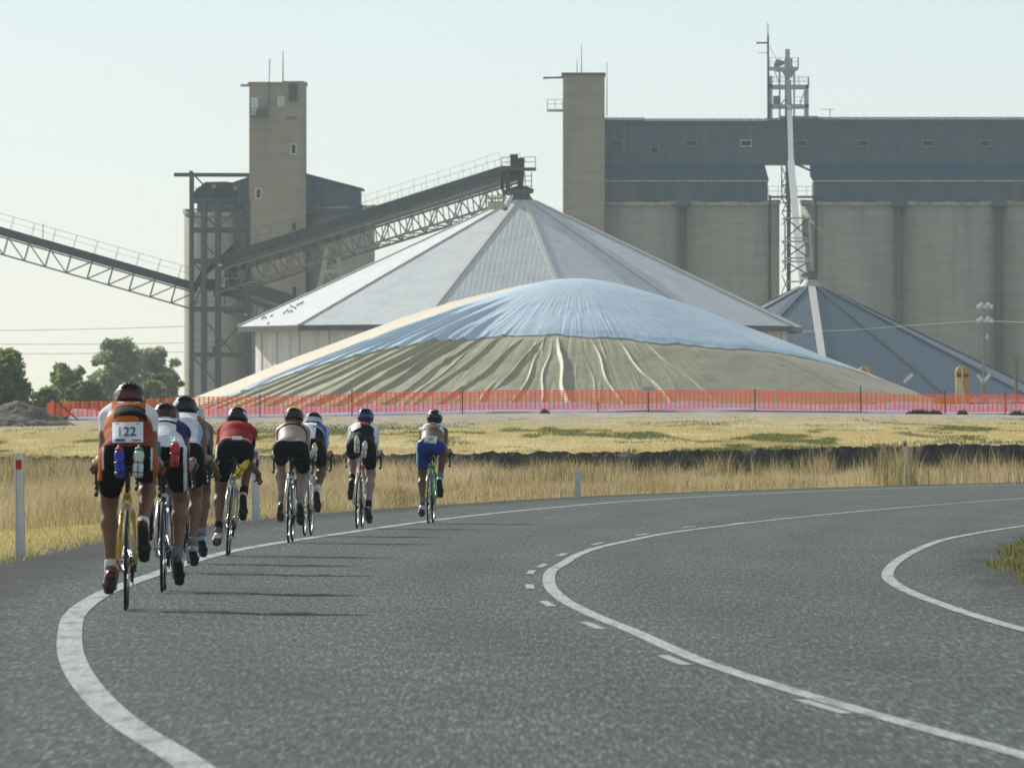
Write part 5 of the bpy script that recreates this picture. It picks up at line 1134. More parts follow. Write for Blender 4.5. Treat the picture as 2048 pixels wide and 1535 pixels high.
def rider(cf):
    S_ = cf.get('scale', 1.0); th_ = R(cf['lean']); res = cf['res']; side = (-1, 1)
    M = Matrix.Translation(cf['loc']) @ Matrix.Rotation(-R(cf['head']), 4, 'Z') @ Matrix.Rotation(R(cf['roll']), 4, 'Y')
    P = V3(cf.get('hipx', 0), .215, 1.05 + cf.get('lift', 0)); u = V3(0, math.cos(th_), math.sin(th_)); n = V3(0, -math.sin(th_), math.cos(th_)); X = V3(1, 0, 0)
    TL = .50 * S_; mid = P + u * TL * .52 + n * .035; ch = P + u * TL * .84 + n * .02; S = P + u * TL; bulk = cf.get('bulk', 1.0)
    torso = [C_(P, mid, .122 * bulk, .118 * bulk, .05, 1.20), C_(mid, ch, .118 * bulk, .110 * bulk, .05, 1.22), C_(S - X * .085 + u * .0, S + X * .085, .082, .082, .05)]
    hipw = cf.get('hips', 1.0)
    butt = [E_(P + V3(s * .078 * hipw, -.075, -.035), (.100 * hipw, .112, .112), None, .035) for s in side]
    wid = cf.get('shoulder', .165) - .036; SH = {s: S + X * (s * wid) - u * .02 for s in side}
    delt = [C_(S + X * (s * .08) + n * .01, SH[s], .075, .054, .045) for s in side]
    Hc = S + V3(cf.get('hx', 0), cf.get('hy', .145), cf.get('hz', .055)); hp = R(cf.get('hpitch', 22))
    HM = Matrix.Rotation(-hp, 3, 'X') @ Matrix.Rotation(R(cf.get('htilt', 0)), 3, 'Y'); hd = lambda x, y, z: Hc + HM @ V3(x, y, z); HMn = [list(r) for r in HM]
    head = [C_(S + u * .02 + n * .01, hd(0, -.02, -.05), .062, .056, .04), E_(hd(0, 0, 0), (.074, .096, .108), HMn, .03), C_(hd(0, .03, -.06), hd(0, .072, -.098), .052, .034, .03), C_(hd(0, .085, .012), hd(0, .112, -.022), .011, .017, .018),
            C_(hd(-.03, .086, .032), hd(.03, .086, .032), .014, .014, .015), C_(hd(-.02, .092, -.055), hd(.02, .092, -.055), .010, .010, .012), E_(hd(-.078, -.012, -.015), (.012, .020, .033), HMn, .010), E_(hd(.078, -.012, -.015), (.012, .020, .033), HMn, .010),
            E_(hd(-.03, .086, .010), (.013, .012, .010), HMn, .008), E_(hd(.03, .086, .010), (.013, .012, .010), HMn, .008)]
    arms, sleeves, hands, wr = [], [], [], {}
    for s in side:
        T = V3(*cf['hand'][0 if s < 0 else 1]); T.x *= s
        wri = T + V3(s * .004, -.055, .028) if T.z > .84 else T + V3(s * .0, -.035, .06)
        el = ik(SH[s], wri, .295 * S_, .262 * S_, V3(s * cf.get('flare', .75) * .12, -.25, -1.0)); wr[s] = (el, wri, T)
        m1 = SH[s].lerp(el, .4); fm = el.lerp(wri, .28)
        arms += [C_(SH[s], m1, .056 * bulk, .050 * bulk, .02), C_(m1, el, .050 * bulk, .038, .02), C_(el, fm, .038, .042, .02), C_(fm, wri, .042, .026, .02), C_(wri, T + V3(0, -.012, .012), .026, .030, .015)]
        q = cf.get('sleeve', .5); sleeves += [C_(SH[s], SH[s].lerp(el, min(q, .4)), .056 * bulk, .050 * bulk, .02)] + ([C_(m1, SH[s].lerp(el, q), .050 * bulk, .046, .02)] if q > .4 else [])
        T0 = T; low = T.z < .84; hb = [E_(T0 + V3(0, 0, .012), (.026, .043, .020), None, .012), C_(wri, T0 + V3(0, -.02, .012), .024, .026, .015)]
        for i in range(4):
            ln = (1, 1.08, 1.02, .86)[i]; b0 = T0 + V3(s * .020, .032 - .021 * i, .016); b1 = b0 + V3(s * .018 * ln, .004, -.026 * ln); b2 = b0 + V3(s * .002, .006, -.050 * ln); b3 = b0 + V3(-s * .018, .004, -.046 * ln)
            hb += [C_(b0, b1, .0098, .0090, .004), C_(b1, b2, .0090, .0082, .004), C_(b2, b3, .0082, .0070, .004)]
        b0 = T0 + V3(-s * .018, -.012, .006); b1 = b0 + V3(-s * .016, .026, -.008); b2 = b1 + V3(s * .003, .024, -.014); hb += [C_(b0, b1, .0125, .0105, .006), C_(b1, b2, .0105, .0085, .005)]
        hands.append(hb)
    legs, thighs, shoes, socks, footinfo = [], [], [], [], {}
    BB = V3(0, .405, .268)
    for s in side:
        ph = R(cf['phase'] + (0 if s > 0 else 180)); pd = BB + V3(s * .118, .17 * math.sin(ph), .17 * math.cos(ph))
        dl = R(18 - 30 * min(0, math.sin(ph)) + 14 * (math.cos(ph) > 0) * math.cos(ph)) if cf.get('pitch') is None else R(cf['pitch'][0 if s < 0 else 1])
        f = V3(0, math.cos(dl), -math.sin(dl)); up = V3(0, math.sin(dl), math.cos(dl)); ball = pd + up * .032; ank = ball - f * .125 + up * .078 + V3(-s * .012, 0, 0)
        H = P + V3(s * .092 * hipw, .03, -.03); K = ik(H, ank, .445 * S_, .435 * S_, V3(s * cf.get('knee', .10), 1, .3)); footinfo[s] = (pd, f, up)
        cf_ = K.lerp(ank, .30) + (V3(0, -1, 0) - (ank - K).normalized() * V3(0, -1, 0).dot((ank - K).normalized())) * .018; tm = H.lerp(K, .45)
        lb = cf.get('legbulk', 1.0)
        legs += [C_(H, tm, .090 * lb, .079 * lb, .03), C_(tm, K, .079 * lb, .056, .025), C_(K, cf_, .053, .056 * lb, .025), C_(cf_, ank.lerp(K, .22), .056 * lb, .036, .025), C_(ank.lerp(K, .22), ank, .036, .035, .02), C_(ank, ball, .035, .032, .02), C_(ank, ank - f * .04 - up * .055, .033, .026, .02)]
        q = cf.get('short', .62); thighs += [C_(H, tm, .090 * lb, .079 * lb, .03), C_(tm, H.lerp(K, q), .079 * lb, .079 * lb + (.056 - .079 * lb) * (q - .45) / .55, .025)]
        heel = ank - f * .035 - up * .058; shoes.append(([C_(heel, ball + up * .004, .033, .036, .02), C_(ball + up * .004, ball + f * .075 - up * .004, .036, .026, .02, 1.2), C_(ank - up * .02, heel.lerp(ball, .3) + up * .012, .038, .034, .02), C_(heel - up * .012, ball + f * .07 - up * .022, .024, .026, .01, 1.35), C_(ball - up * .03, ball - up * .034, .020, .020, .008)], ank, f, up))
        socks.append([C_(ank - up * .02, ank.lerp(K, cf.get('sock', .17)), .037, .039, .02)])
    body = torso + butt + delt + head + arms + legs
    V, Fq = net(body, res)
    for hb in hands:
        v2, f2 = net(hb, .0048); Fq = np.concatenate([Fq, f2 + len(V)]); V = np.concatenate([V, v2])
    person = np_mesh('person', V, Fq, M_SKIN[cf.get('skin', 0)], smooth=True); person.matrix_world = M
    tag(person, cf['label'], 'person', 'riders in single file along the road edge line')
    un, nn, Pn = np.array(u), np.array(n), np.array(P)
    def frame_(c): q = c - Pn; return q @ un / TL, q[:, 0], q @ nn
    def part(name, prims, off, mats, sel=None, clip=None, cuts=(), r=None, sm=True, label=None):
        v, f = net(prims, r or res, off, clip, cuts); mi = None
        if sel is not None: mi = sel(v[f].mean(1))
        o = np_mesh(name, v, f, mats, person, smooth=sm, mi=mi)
        if label: o['label'] = label
        return o
    wa = th_ + R(40); wc, ws = math.cos(wa), math.sin(wa); jt = cf.get('hem')
    wd = lambda y, z: (y - Pn[1]) * wc + (z - Pn[2]) * ws          # distance along the pelvis axis: the waistline
    upper = cf.get('jersey_clip'); hi = cf.get('neck', 1.06)
    def jc(x, y, z):
        t = ((y - Pn[1]) * un[1] + (z - Pn[2]) * un[2]) / TL; q = np.maximum((jt - t) if jt is not None else (-.02 - wd(y, z)) * 3, t - hi + 0 * x)
        if upper: q = np.maximum(q, upper(x, t))
        return q * .3
    jer = torso + butt + delt + (sleeves if cf.get('sleeve', .5) > 0 else [])
    part('jersey', jer, .009, cf['jmats'], lambda c: cf['jsel'](*frame_(c)), jc, r=min(res, .010))
    wt = .03 if jt is None else cf.get('waist', -.02)
    def sc(x, y, z): return wd(y, z) - wt + 0 * x
    part('cycling_shorts', torso[:1] + butt + thighs, .0065, cf.get('smats', [BLACK]), cf.get('ssel') and (lambda c: cf['ssel'](*frame_(c), c)), sc)
    for i, sk in enumerate(socks): part('sock', sk, .004, cf.get('sockm', WHITE), r=.010)
    for i, (sh, ank, f, up) in enumerate(shoes):
        a_, u_ = np.array(ank), np.array(up); part('cycling_shoe', sh, .002, [cf.get('shoem', HB), M_SOLE], lambda c: (((c - a_) @ u_) < -.082).astype(int), r=min(res, .009))
    # helmet with carved vents
    hc = hd(0, -.012, .045); hr = (.106, .146, .108); hel = [E_(hc, hr, HMn, .02), C_(hd(-.05, -.10, .0), hd(.05, -.10, .0), .035, .035, .03)]
    cuts = [E_(hd(0, 0, -.012), (.090, .112, .122), HMn, .01)]
    for a in (-58, -35, -12, 12, 35, 58):
        A_ = HM @ Matrix.Rotation(R(a), 3, 'Y'); p0 = hc + A_ @ V3(0, -.045, .104); cuts.append(E_(p0, (.0095, .085, .026), [list(r) for r in A_], .01)); cuts.append(E_(hc + A_ @ V3(0, -.130, .045), (.0085, .03, .040), [list(r) for r in A_], .01))
    hM = np.array(HM); hC = np.array(hc)
    def hsel(c):
        q = (c - hC) @ hM; e = np.sqrt((q[:, 0] / hr[0]) ** 2 + (q[:, 1] / hr[1]) ** 2 + (q[:, 2] / hr[2]) ** 2); return np.where(e < .96, 0, cf['hsel'](q[:, 0], q[:, 1], q[:, 2])).astype(int)
    fl = lambda x, y, z: -(((x - hC[0]) * hM[0, 2] + (y - hC[1]) * hM[1, 2] + (z - hC[2]) * hM[2, 2]) + .058)
    part('helmet', hel, 0, [HB] + cf['hmats'], hsel, fl, cuts, r=.0065)
    part('hair', [E_(hd(0, -.028, -.022), (.080, .082, .085 * cf.get('hairlen', 1.0)), HMn, .02)], .002, M_HAIR[cf.get('hair', 'dark')], r=.011)
    if cf.get('belt'):
        part('race_belt', torso[:1] + butt, .013, [WHITE], None, lambda x, y, z: np.abs(wd(y, z) - cf['belt']) - .010 + 0 * x)
    if cf.get('bib'):
        bx, bz, bw, bh, txt, rot = cf['bib']; hull = jer + torso[:1]
        def drape(ab, lift):
            cr, sr = math.cos(R(rot)), math.sin(R(rot)); x = bx + ab[:, 0] * cr - ab[:, 1] * sr; z = bz + ab[:, 0] * sr + ab[:, 1] * cr; y = np.full(len(ab), -.4)
            for _ in range(60):
                d = eval_at(hull, np.c_[x, y, z], .012 + lift); y = y + np.clip(d, -.05, .05) * .8
            y = np.minimum(y, .75); return np.c_[x, y, z]
        g = 15; gx, gz = np.meshgrid(np.linspace(-bw / 2, bw / 2, g), np.linspace(-bh / 2, bh / 2, g)); ab = np.c_[gx.ravel(), gz.ravel()]; v = drape(ab, 0); v[:, 1] -= .004 * np.sin(ab[:, 0] * 40 + ab[:, 1] * 25)
        i = (np.arange(g - 1)[:, None] * g + np.arange(g - 1)[None, :]).ravel(); bo = np_mesh('race_number', v, np.c_[i, i + 1, i + g + 1, i + g], M_BIB, person, smooth=True)
        if txt:
            tv, tf = flat_text(txt); hgt = bh * .44; tv = tv * np.array([hgt * 1.06, hgt]) + np.array([0, bh * .06]); p = drape(tv, .008); m_ = bpy.data.meshes.new('digits'); m_.from_pydata([tuple(q) for q in p], [], tf); m_.materials.append(M_INK); o = bpy.data.objects.new('digits', m_); COL.objects.link(o); o.parent = bo
        if txt:
            for (a0, a1, b0, b1, k) in ((-.40, -.08, -.42, -.32, 0), (.12, .42, -.42, -.35, 1), (-.40, .40, .40, .44, 1)):
                q = drape(np.array([[a0 * bw, b0 * bh], [a1 * bw, b0 * bh], [a1 * bw, b1 * bh], [a0 * bw, b1 * bh]]), .008); t = MB(); t.add(q, [(0, 1, 2, 3)]); t.build('print_line', (M_INK, M_RINK)[k], bo)
    return person, M, footinfo

# ------------------------------------------------------------------ bicycles and bottles
M_TYRE = mat('tyre_rubber', (.018, .018, .019), .7, .2, 30); M_RIM = mat('alloy_rim', (.50, .51, .52), .25, .05, 5, metal=.8); M_ALLOY = mat('alloy', (.52, .53, .54), .28, .06, 6, metal=.7); M_BLACKP = mat('black_component', (.02, .02, .022), .4, .2, 10); M_TAPE = mat('bar_tape', (.022, .022, .024), .75, .2, 40)
M_CHAIN = mat('oily_chain', (.09, .085, .075), .4, .3, 60, metal=.6)
def paint(nm, c): return mat('frame_' + nm, c, .22, .06, 6, spec=.5)
def bicycle(M, label, fm, ph, rimm=M_RIM, cage=None, tape=M_TAPE, stay=None, forkm=None):
    root = empty('bicycle', (0, 0, 0), label, 'bicycle', 'racing bicycles along the road edge line'); root.matrix_world = M
    BB, RH, FH = V3(0, .405, .268), V3(0, 0, .336), V3(0, .985, .336); SCp = V3(0, .252, .785); HT, HB_ = V3(0, .765, .815), V3(0, .802, .69)
    t = MB(); t.cyl(BB, SCp, .0165, n=12); t.cyl(SCp - V3(0, 0, .02), HT - V3(0, 0, .03), .0155, n=12); t.cyl(BB, HB_ + V3(0, 0, .02), .020, n=12); t.cyl(HB_, HT, .020, n=12); t.cyl(BB - V3(.036, 0, 0), BB + V3(.036, 0, 0), .024, n=12)
    fr = t.build('frame', fm, root, True)
    t = MB()
    for s in (-1, 1):
        t.tube([BB + V3(s * .03, -.02, 0), BB + V3(s * .046, -.16, .02), RH + V3(s * .062, 0, 0)], .010, 8); t.tube([SCp + V3(s * .014, .0, -.02), SCp + V3(s * .034, -.06, -.10), RH + V3(s * .062, 0, .01)], .0085, 8); t.box(RH + V3(s * .063, 0, -.005), (.006, .03, .05))
    t.build('rear_stay', stay or fm, fr, True)
    t = MB()
    for s in (-1, 1): t.tube([HB_ + V3(s * .022, .005, -.01), HB_ + V3(s * .042, .03, -.06), HB_.lerp(FH, .6) + V3(s * .048, .01, 0), FH + V3(s * .05, 0, 0)], .011, 8)
    t.box(HB_ + V3(0, .003, -.012), (.06, .035, .03)); t.build('fork', forkm or fm, root, True)
    for c in (RH, FH):
        t = MB()
        for k in range(20):
            a = 2 * math.pi * k / 20; b = a + (.3 if k % 2 else -.3); s = .03 * (-1) ** (k // 2); t.cyl(c + V3(s, .018 * math.cos(b), .018 * math.sin(b)), c + V3(0, .305 * math.cos(a), .305 * math.sin(a)), .0013, n=4, cap=False)
        t.cyl(c - V3(.052, 0, 0), c + V3(.052, 0, 0), .014, n=10); t.cyl(c - V3(.034, 0, 0), c - V3(.028, 0, 0), .024, n=12); t.cyl(c + V3(.028, 0, 0), c + V3(.034, 0, 0), .024, n=12); w = t.build('wheel', M_ALLOY, root)
        t = MB(); t.torus(c, (1, 0, 0), .3245, .0118, 64, 10); t.build('tyre', M_TYRE, w, True)
        t = MB(); t.torus(c, (1, 0, 0), .302, .0135, 64, 8, flat=.62); t.build('rim', rimm, w, True)
    t = MB(); t.cyl(SCp, V3(0, .208, .925), .0135, n=10); t.build('seat_post', M_ALLOY if cf_alt(label) else M_BLACKP, root, True)
    t = MB(); pr = [(.060, .055, -.012), (.088, .066, .0), (.13, .068, .006), (.19, .048, .004), (.26, .026, .0), (.325, .018, -.006), (.345, .008, -.014)]; m = 11; vs = []
    for y, w, dz in pr:
        for k in range(m): a = math.pi * k / (m - 1); vs.append((w * math.cos(a), y, .945 + dz + .018 * math.sin(a) ** .6 - .020 * abs(math.cos(a)) ** 3))
    nn = len(pr); t.add(vs, [(i * m + k, i * m + k + 1, (i + 1) * m + k + 1, (i + 1) * m + k) for i in range(nn - 1) for k in range(m - 1)] + [tuple(range(m)), tuple(range((nn - 1) * m + m - 1, (nn - 1) * m - 1, -1))] + [tuple([i * m for i in range(nn)] + [i * m + m - 1 for i in reversed(range(nn))])])
    sd = t.build('saddle', M_BLACKP, root, True)
    t = MB()
    for s in (-1, 1): t.tube([V3(s * .02, .08, .93), V3(s * .022, .15, .918), V3(s * .022, .25, .918), V3(s * .012, .31, .938)], .0035, 6)
    t.box(V3(0, .205, .922), (.05, .04, .018)); t.build('saddle_rail', M_ALLOY, sd)
    t = MB(); t.tube([V3(s, 0.805, .90) for s in (-.19, 0, .19)], .0135, 10)
    for s in (-1, 1): t.tube([V3(s * .18, 0.805, .90), V3(s * .205, 0.82, .899), V3(s * .21, 0.88, .893), V3(s * .211, 0.912, .868), V3(s * .212, 0.918, .825), V3(s * .213, 0.895, .785), V3(s * .213, 0.84, .765), V3(s * .213, 0.775, .760)], .0145, 10)
    hb = t.build('handlebar', tape, root, True)
    t = MB(); t.cyl(V3(0, .765, .82), V3(0, .76, .86), .016, n=10); t.beam(V3(0, .74, .872), V3(0, 0.807, .898), .03, .032); t.cyl(V3(0, .77, .80), V3(0, .755, .874), .014, n=10); t.build('stem', M_BLACKP, root)
    for s in (-1, 1):
        t = MB(); t.beam(V3(s * .211, 0.895, .895), V3(s * .211, 0.945, .925), .03, .034); t.beam(V3(s * .211, 0.945, .928), V3(s * .211, 0.95, .952), .022, .026); t.build('brake_hood', M_BLACKP, hb)
        t = MB(); t.tube([V3(s * .213, 0.943, .915), V3(s * .216, 0.96, .875), V3(s * .218, 0.955, .825), V3(s * .22, 0.935, .795)], .0075, 6); t.box(V3(s * .23, 0.947, .915), (.012, .03, .03)); t.build('brake_lever', M_ALLOY, hb)
    t = MB(); t.torus(BB + V3(.045, 0, 0), (1, 0, 0), .098, .0035, 40, 6); t.torus(BB + V3(.040, 0, 0), (1, 0, 0), .076, .0035, 36, 6)
    for k in range(5): a = 2 * math.pi * k / 5; t.beam(BB + V3(.045, 0, 0), BB + V3(.045, .096 * math.cos(a), .096 * math.sin(a)), .006, .018)
    t.build('chainring', M_ALLOY, root)
    t = MB(); [t.cyl(RH + V3(.022 + .004 * k, 0, 0), RH + V3(.0242 + .004 * k, 0, 0), .048 - .0035 * k, n=18) for k in range(7)]; t.build('cassette', M_CHAIN, root)
    t = MB(); a, b = RH + V3(.036, 0, 0), BB + V3(.045, 0, 0); dj = V3(.036, .03, .235); t.beam(a + V3(0, 0, .04), b + V3(0, 0, .098), .007, .009); t.beam(b - V3(0, 0, .098), dj, .007, .009); t.beam(dj, dj + V3(0, -.025, .05), .007, .009); t.build('chain', M_CHAIN, root)
    t = MB(); t.box(RH + V3(.06, .0, -.05), (.022, .03, .05)); t.beam(V3(.05, .01, .285), V3(.042, .035, .215), .012, .03); t.cyl(V3(.03, .012, .275), V3(.048, .012, .275), .024, n=12); t.cyl(V3(.03, .035, .215), V3(.048, .035, .215), .024, n=12); t.build('rear_derailleur', M_BLACKP, root)
    for c in (SCp + V3(0, -.075, -.085), HB_ + V3(0, .05, -.03)):
        t = MB(); t.torus(c - V3(0, 0, .018), (0, 1, 0), .034, .0075, 18, 6); t.box(c + V3(0, 0, .02), (.03, .02, .02)); t.box(c + V3(-.03, 0, -.045), (.01, .045, .014)); t.box(c + V3(.03, 0, -.045), (.01, .045, .014)); t.build('brake_caliper', M_ALLOY, root)
    for s in (-1, 1):
        a = R(ph + (0 if s > 0 else 180)); e = V3(s * .075, .17 * math.sin(a), .17 * math.cos(a)); t = MB(); t.beam(BB + V3(s * .055, 0, 0), BB + e, .014, .026); t.cyl(BB + V3(s * .03, 0, 0), BB + V3(s * .06, 0, 0), .013, n=8); cr = t.build('crank_arm', M_ALLOY, root)
        t = MB(); q = BB + e; t.cyl(q, q + V3(s * .06, 0, 0), .006, n=8); t.box(q + V3(s * .045, 0, 0), (.05, .06, .014)); t.build('pedal', M_BLACKP, cr)
    if cage:
        t = MB(); t.beam(V3(0, .12, .925), V3(0, .015, .955), .02, .015)
        for (x, y, z, tx, ty) in cage:
            t.beam(V3(0, .015, .955), V3(x, y + .042, z - .03), .014); D_ = Matrix.Rotation(R(ty), 3, 'Y') @ Matrix.Rotation(R(tx), 3, 'X')
            for dz in (-.075, -.005): t.torus(V3(x, y, z) + D_ @ V3(0, 0, dz), D_ @ V3(0, 0, 1), .0385, .0028, 20, 5)
            for a in (40, 140, 270): t.beam(V3(x, y, z) + D_ @ V3(.039 * math.cos(R(a)), .039 * math.sin(R(a)), -.095), V3(x, y, z) + D_ @ V3(.039 * math.cos(R(a)), .039 * math.sin(R(a)), .0), .006)
        t.build('bottle_cage', M_BLACKP, root)
    return root
def cf_alt(s): return len(s) % 2 == 0
def bottle(M, x, y, z, tx, ty, m, capm, label, s=1.0):
    D_ = Matrix.Rotation(R(ty), 4, 'Y') @ Matrix.Rotation(R(tx), 4, 'X'); o = empty('water_bottle', (0, 0, 0), label, 'bottle', 'drink bottles on the bicycles'); o.matrix_world = M @ Matrix.Translation((x, y, z)) @ D_
    t = MB(); t.lathe((0, 0, 0), [(.030, -.10), (.0355, -.094), (.036, -.02), (.0305, -.004), (.0305, .012), (.036, .026), (.036, .052), (.030, .070), (.026, .074)], 20); t.build('bottle_body', m, o, True)
    t = MB(); t.lathe((0, 0, 0), [(.028, .0745), (.0285, .090), (.020, .097), (.010, .099), (.010, .112), (.0075, .118)], 18); t.build('bottle_cap', capm, o, True); return o
B_BLUE, B_WHITE, B_TEAL, B_RED, B_YEL, B_CREAM, B_GRN = (mat('plastic_' + a, c, .35, .06, 8, spec=.5) for a, c in (('blue', (.015, .035, .42)), ('clear_white', (.62, .66, .64)), ('teal', (.01, .17, .21)), ('red', (.52, .02, .02)), ('yellow', (.62, .47, .02)), ('cream', (.64, .60, .42)), ('green', (.02, .28, .05))))

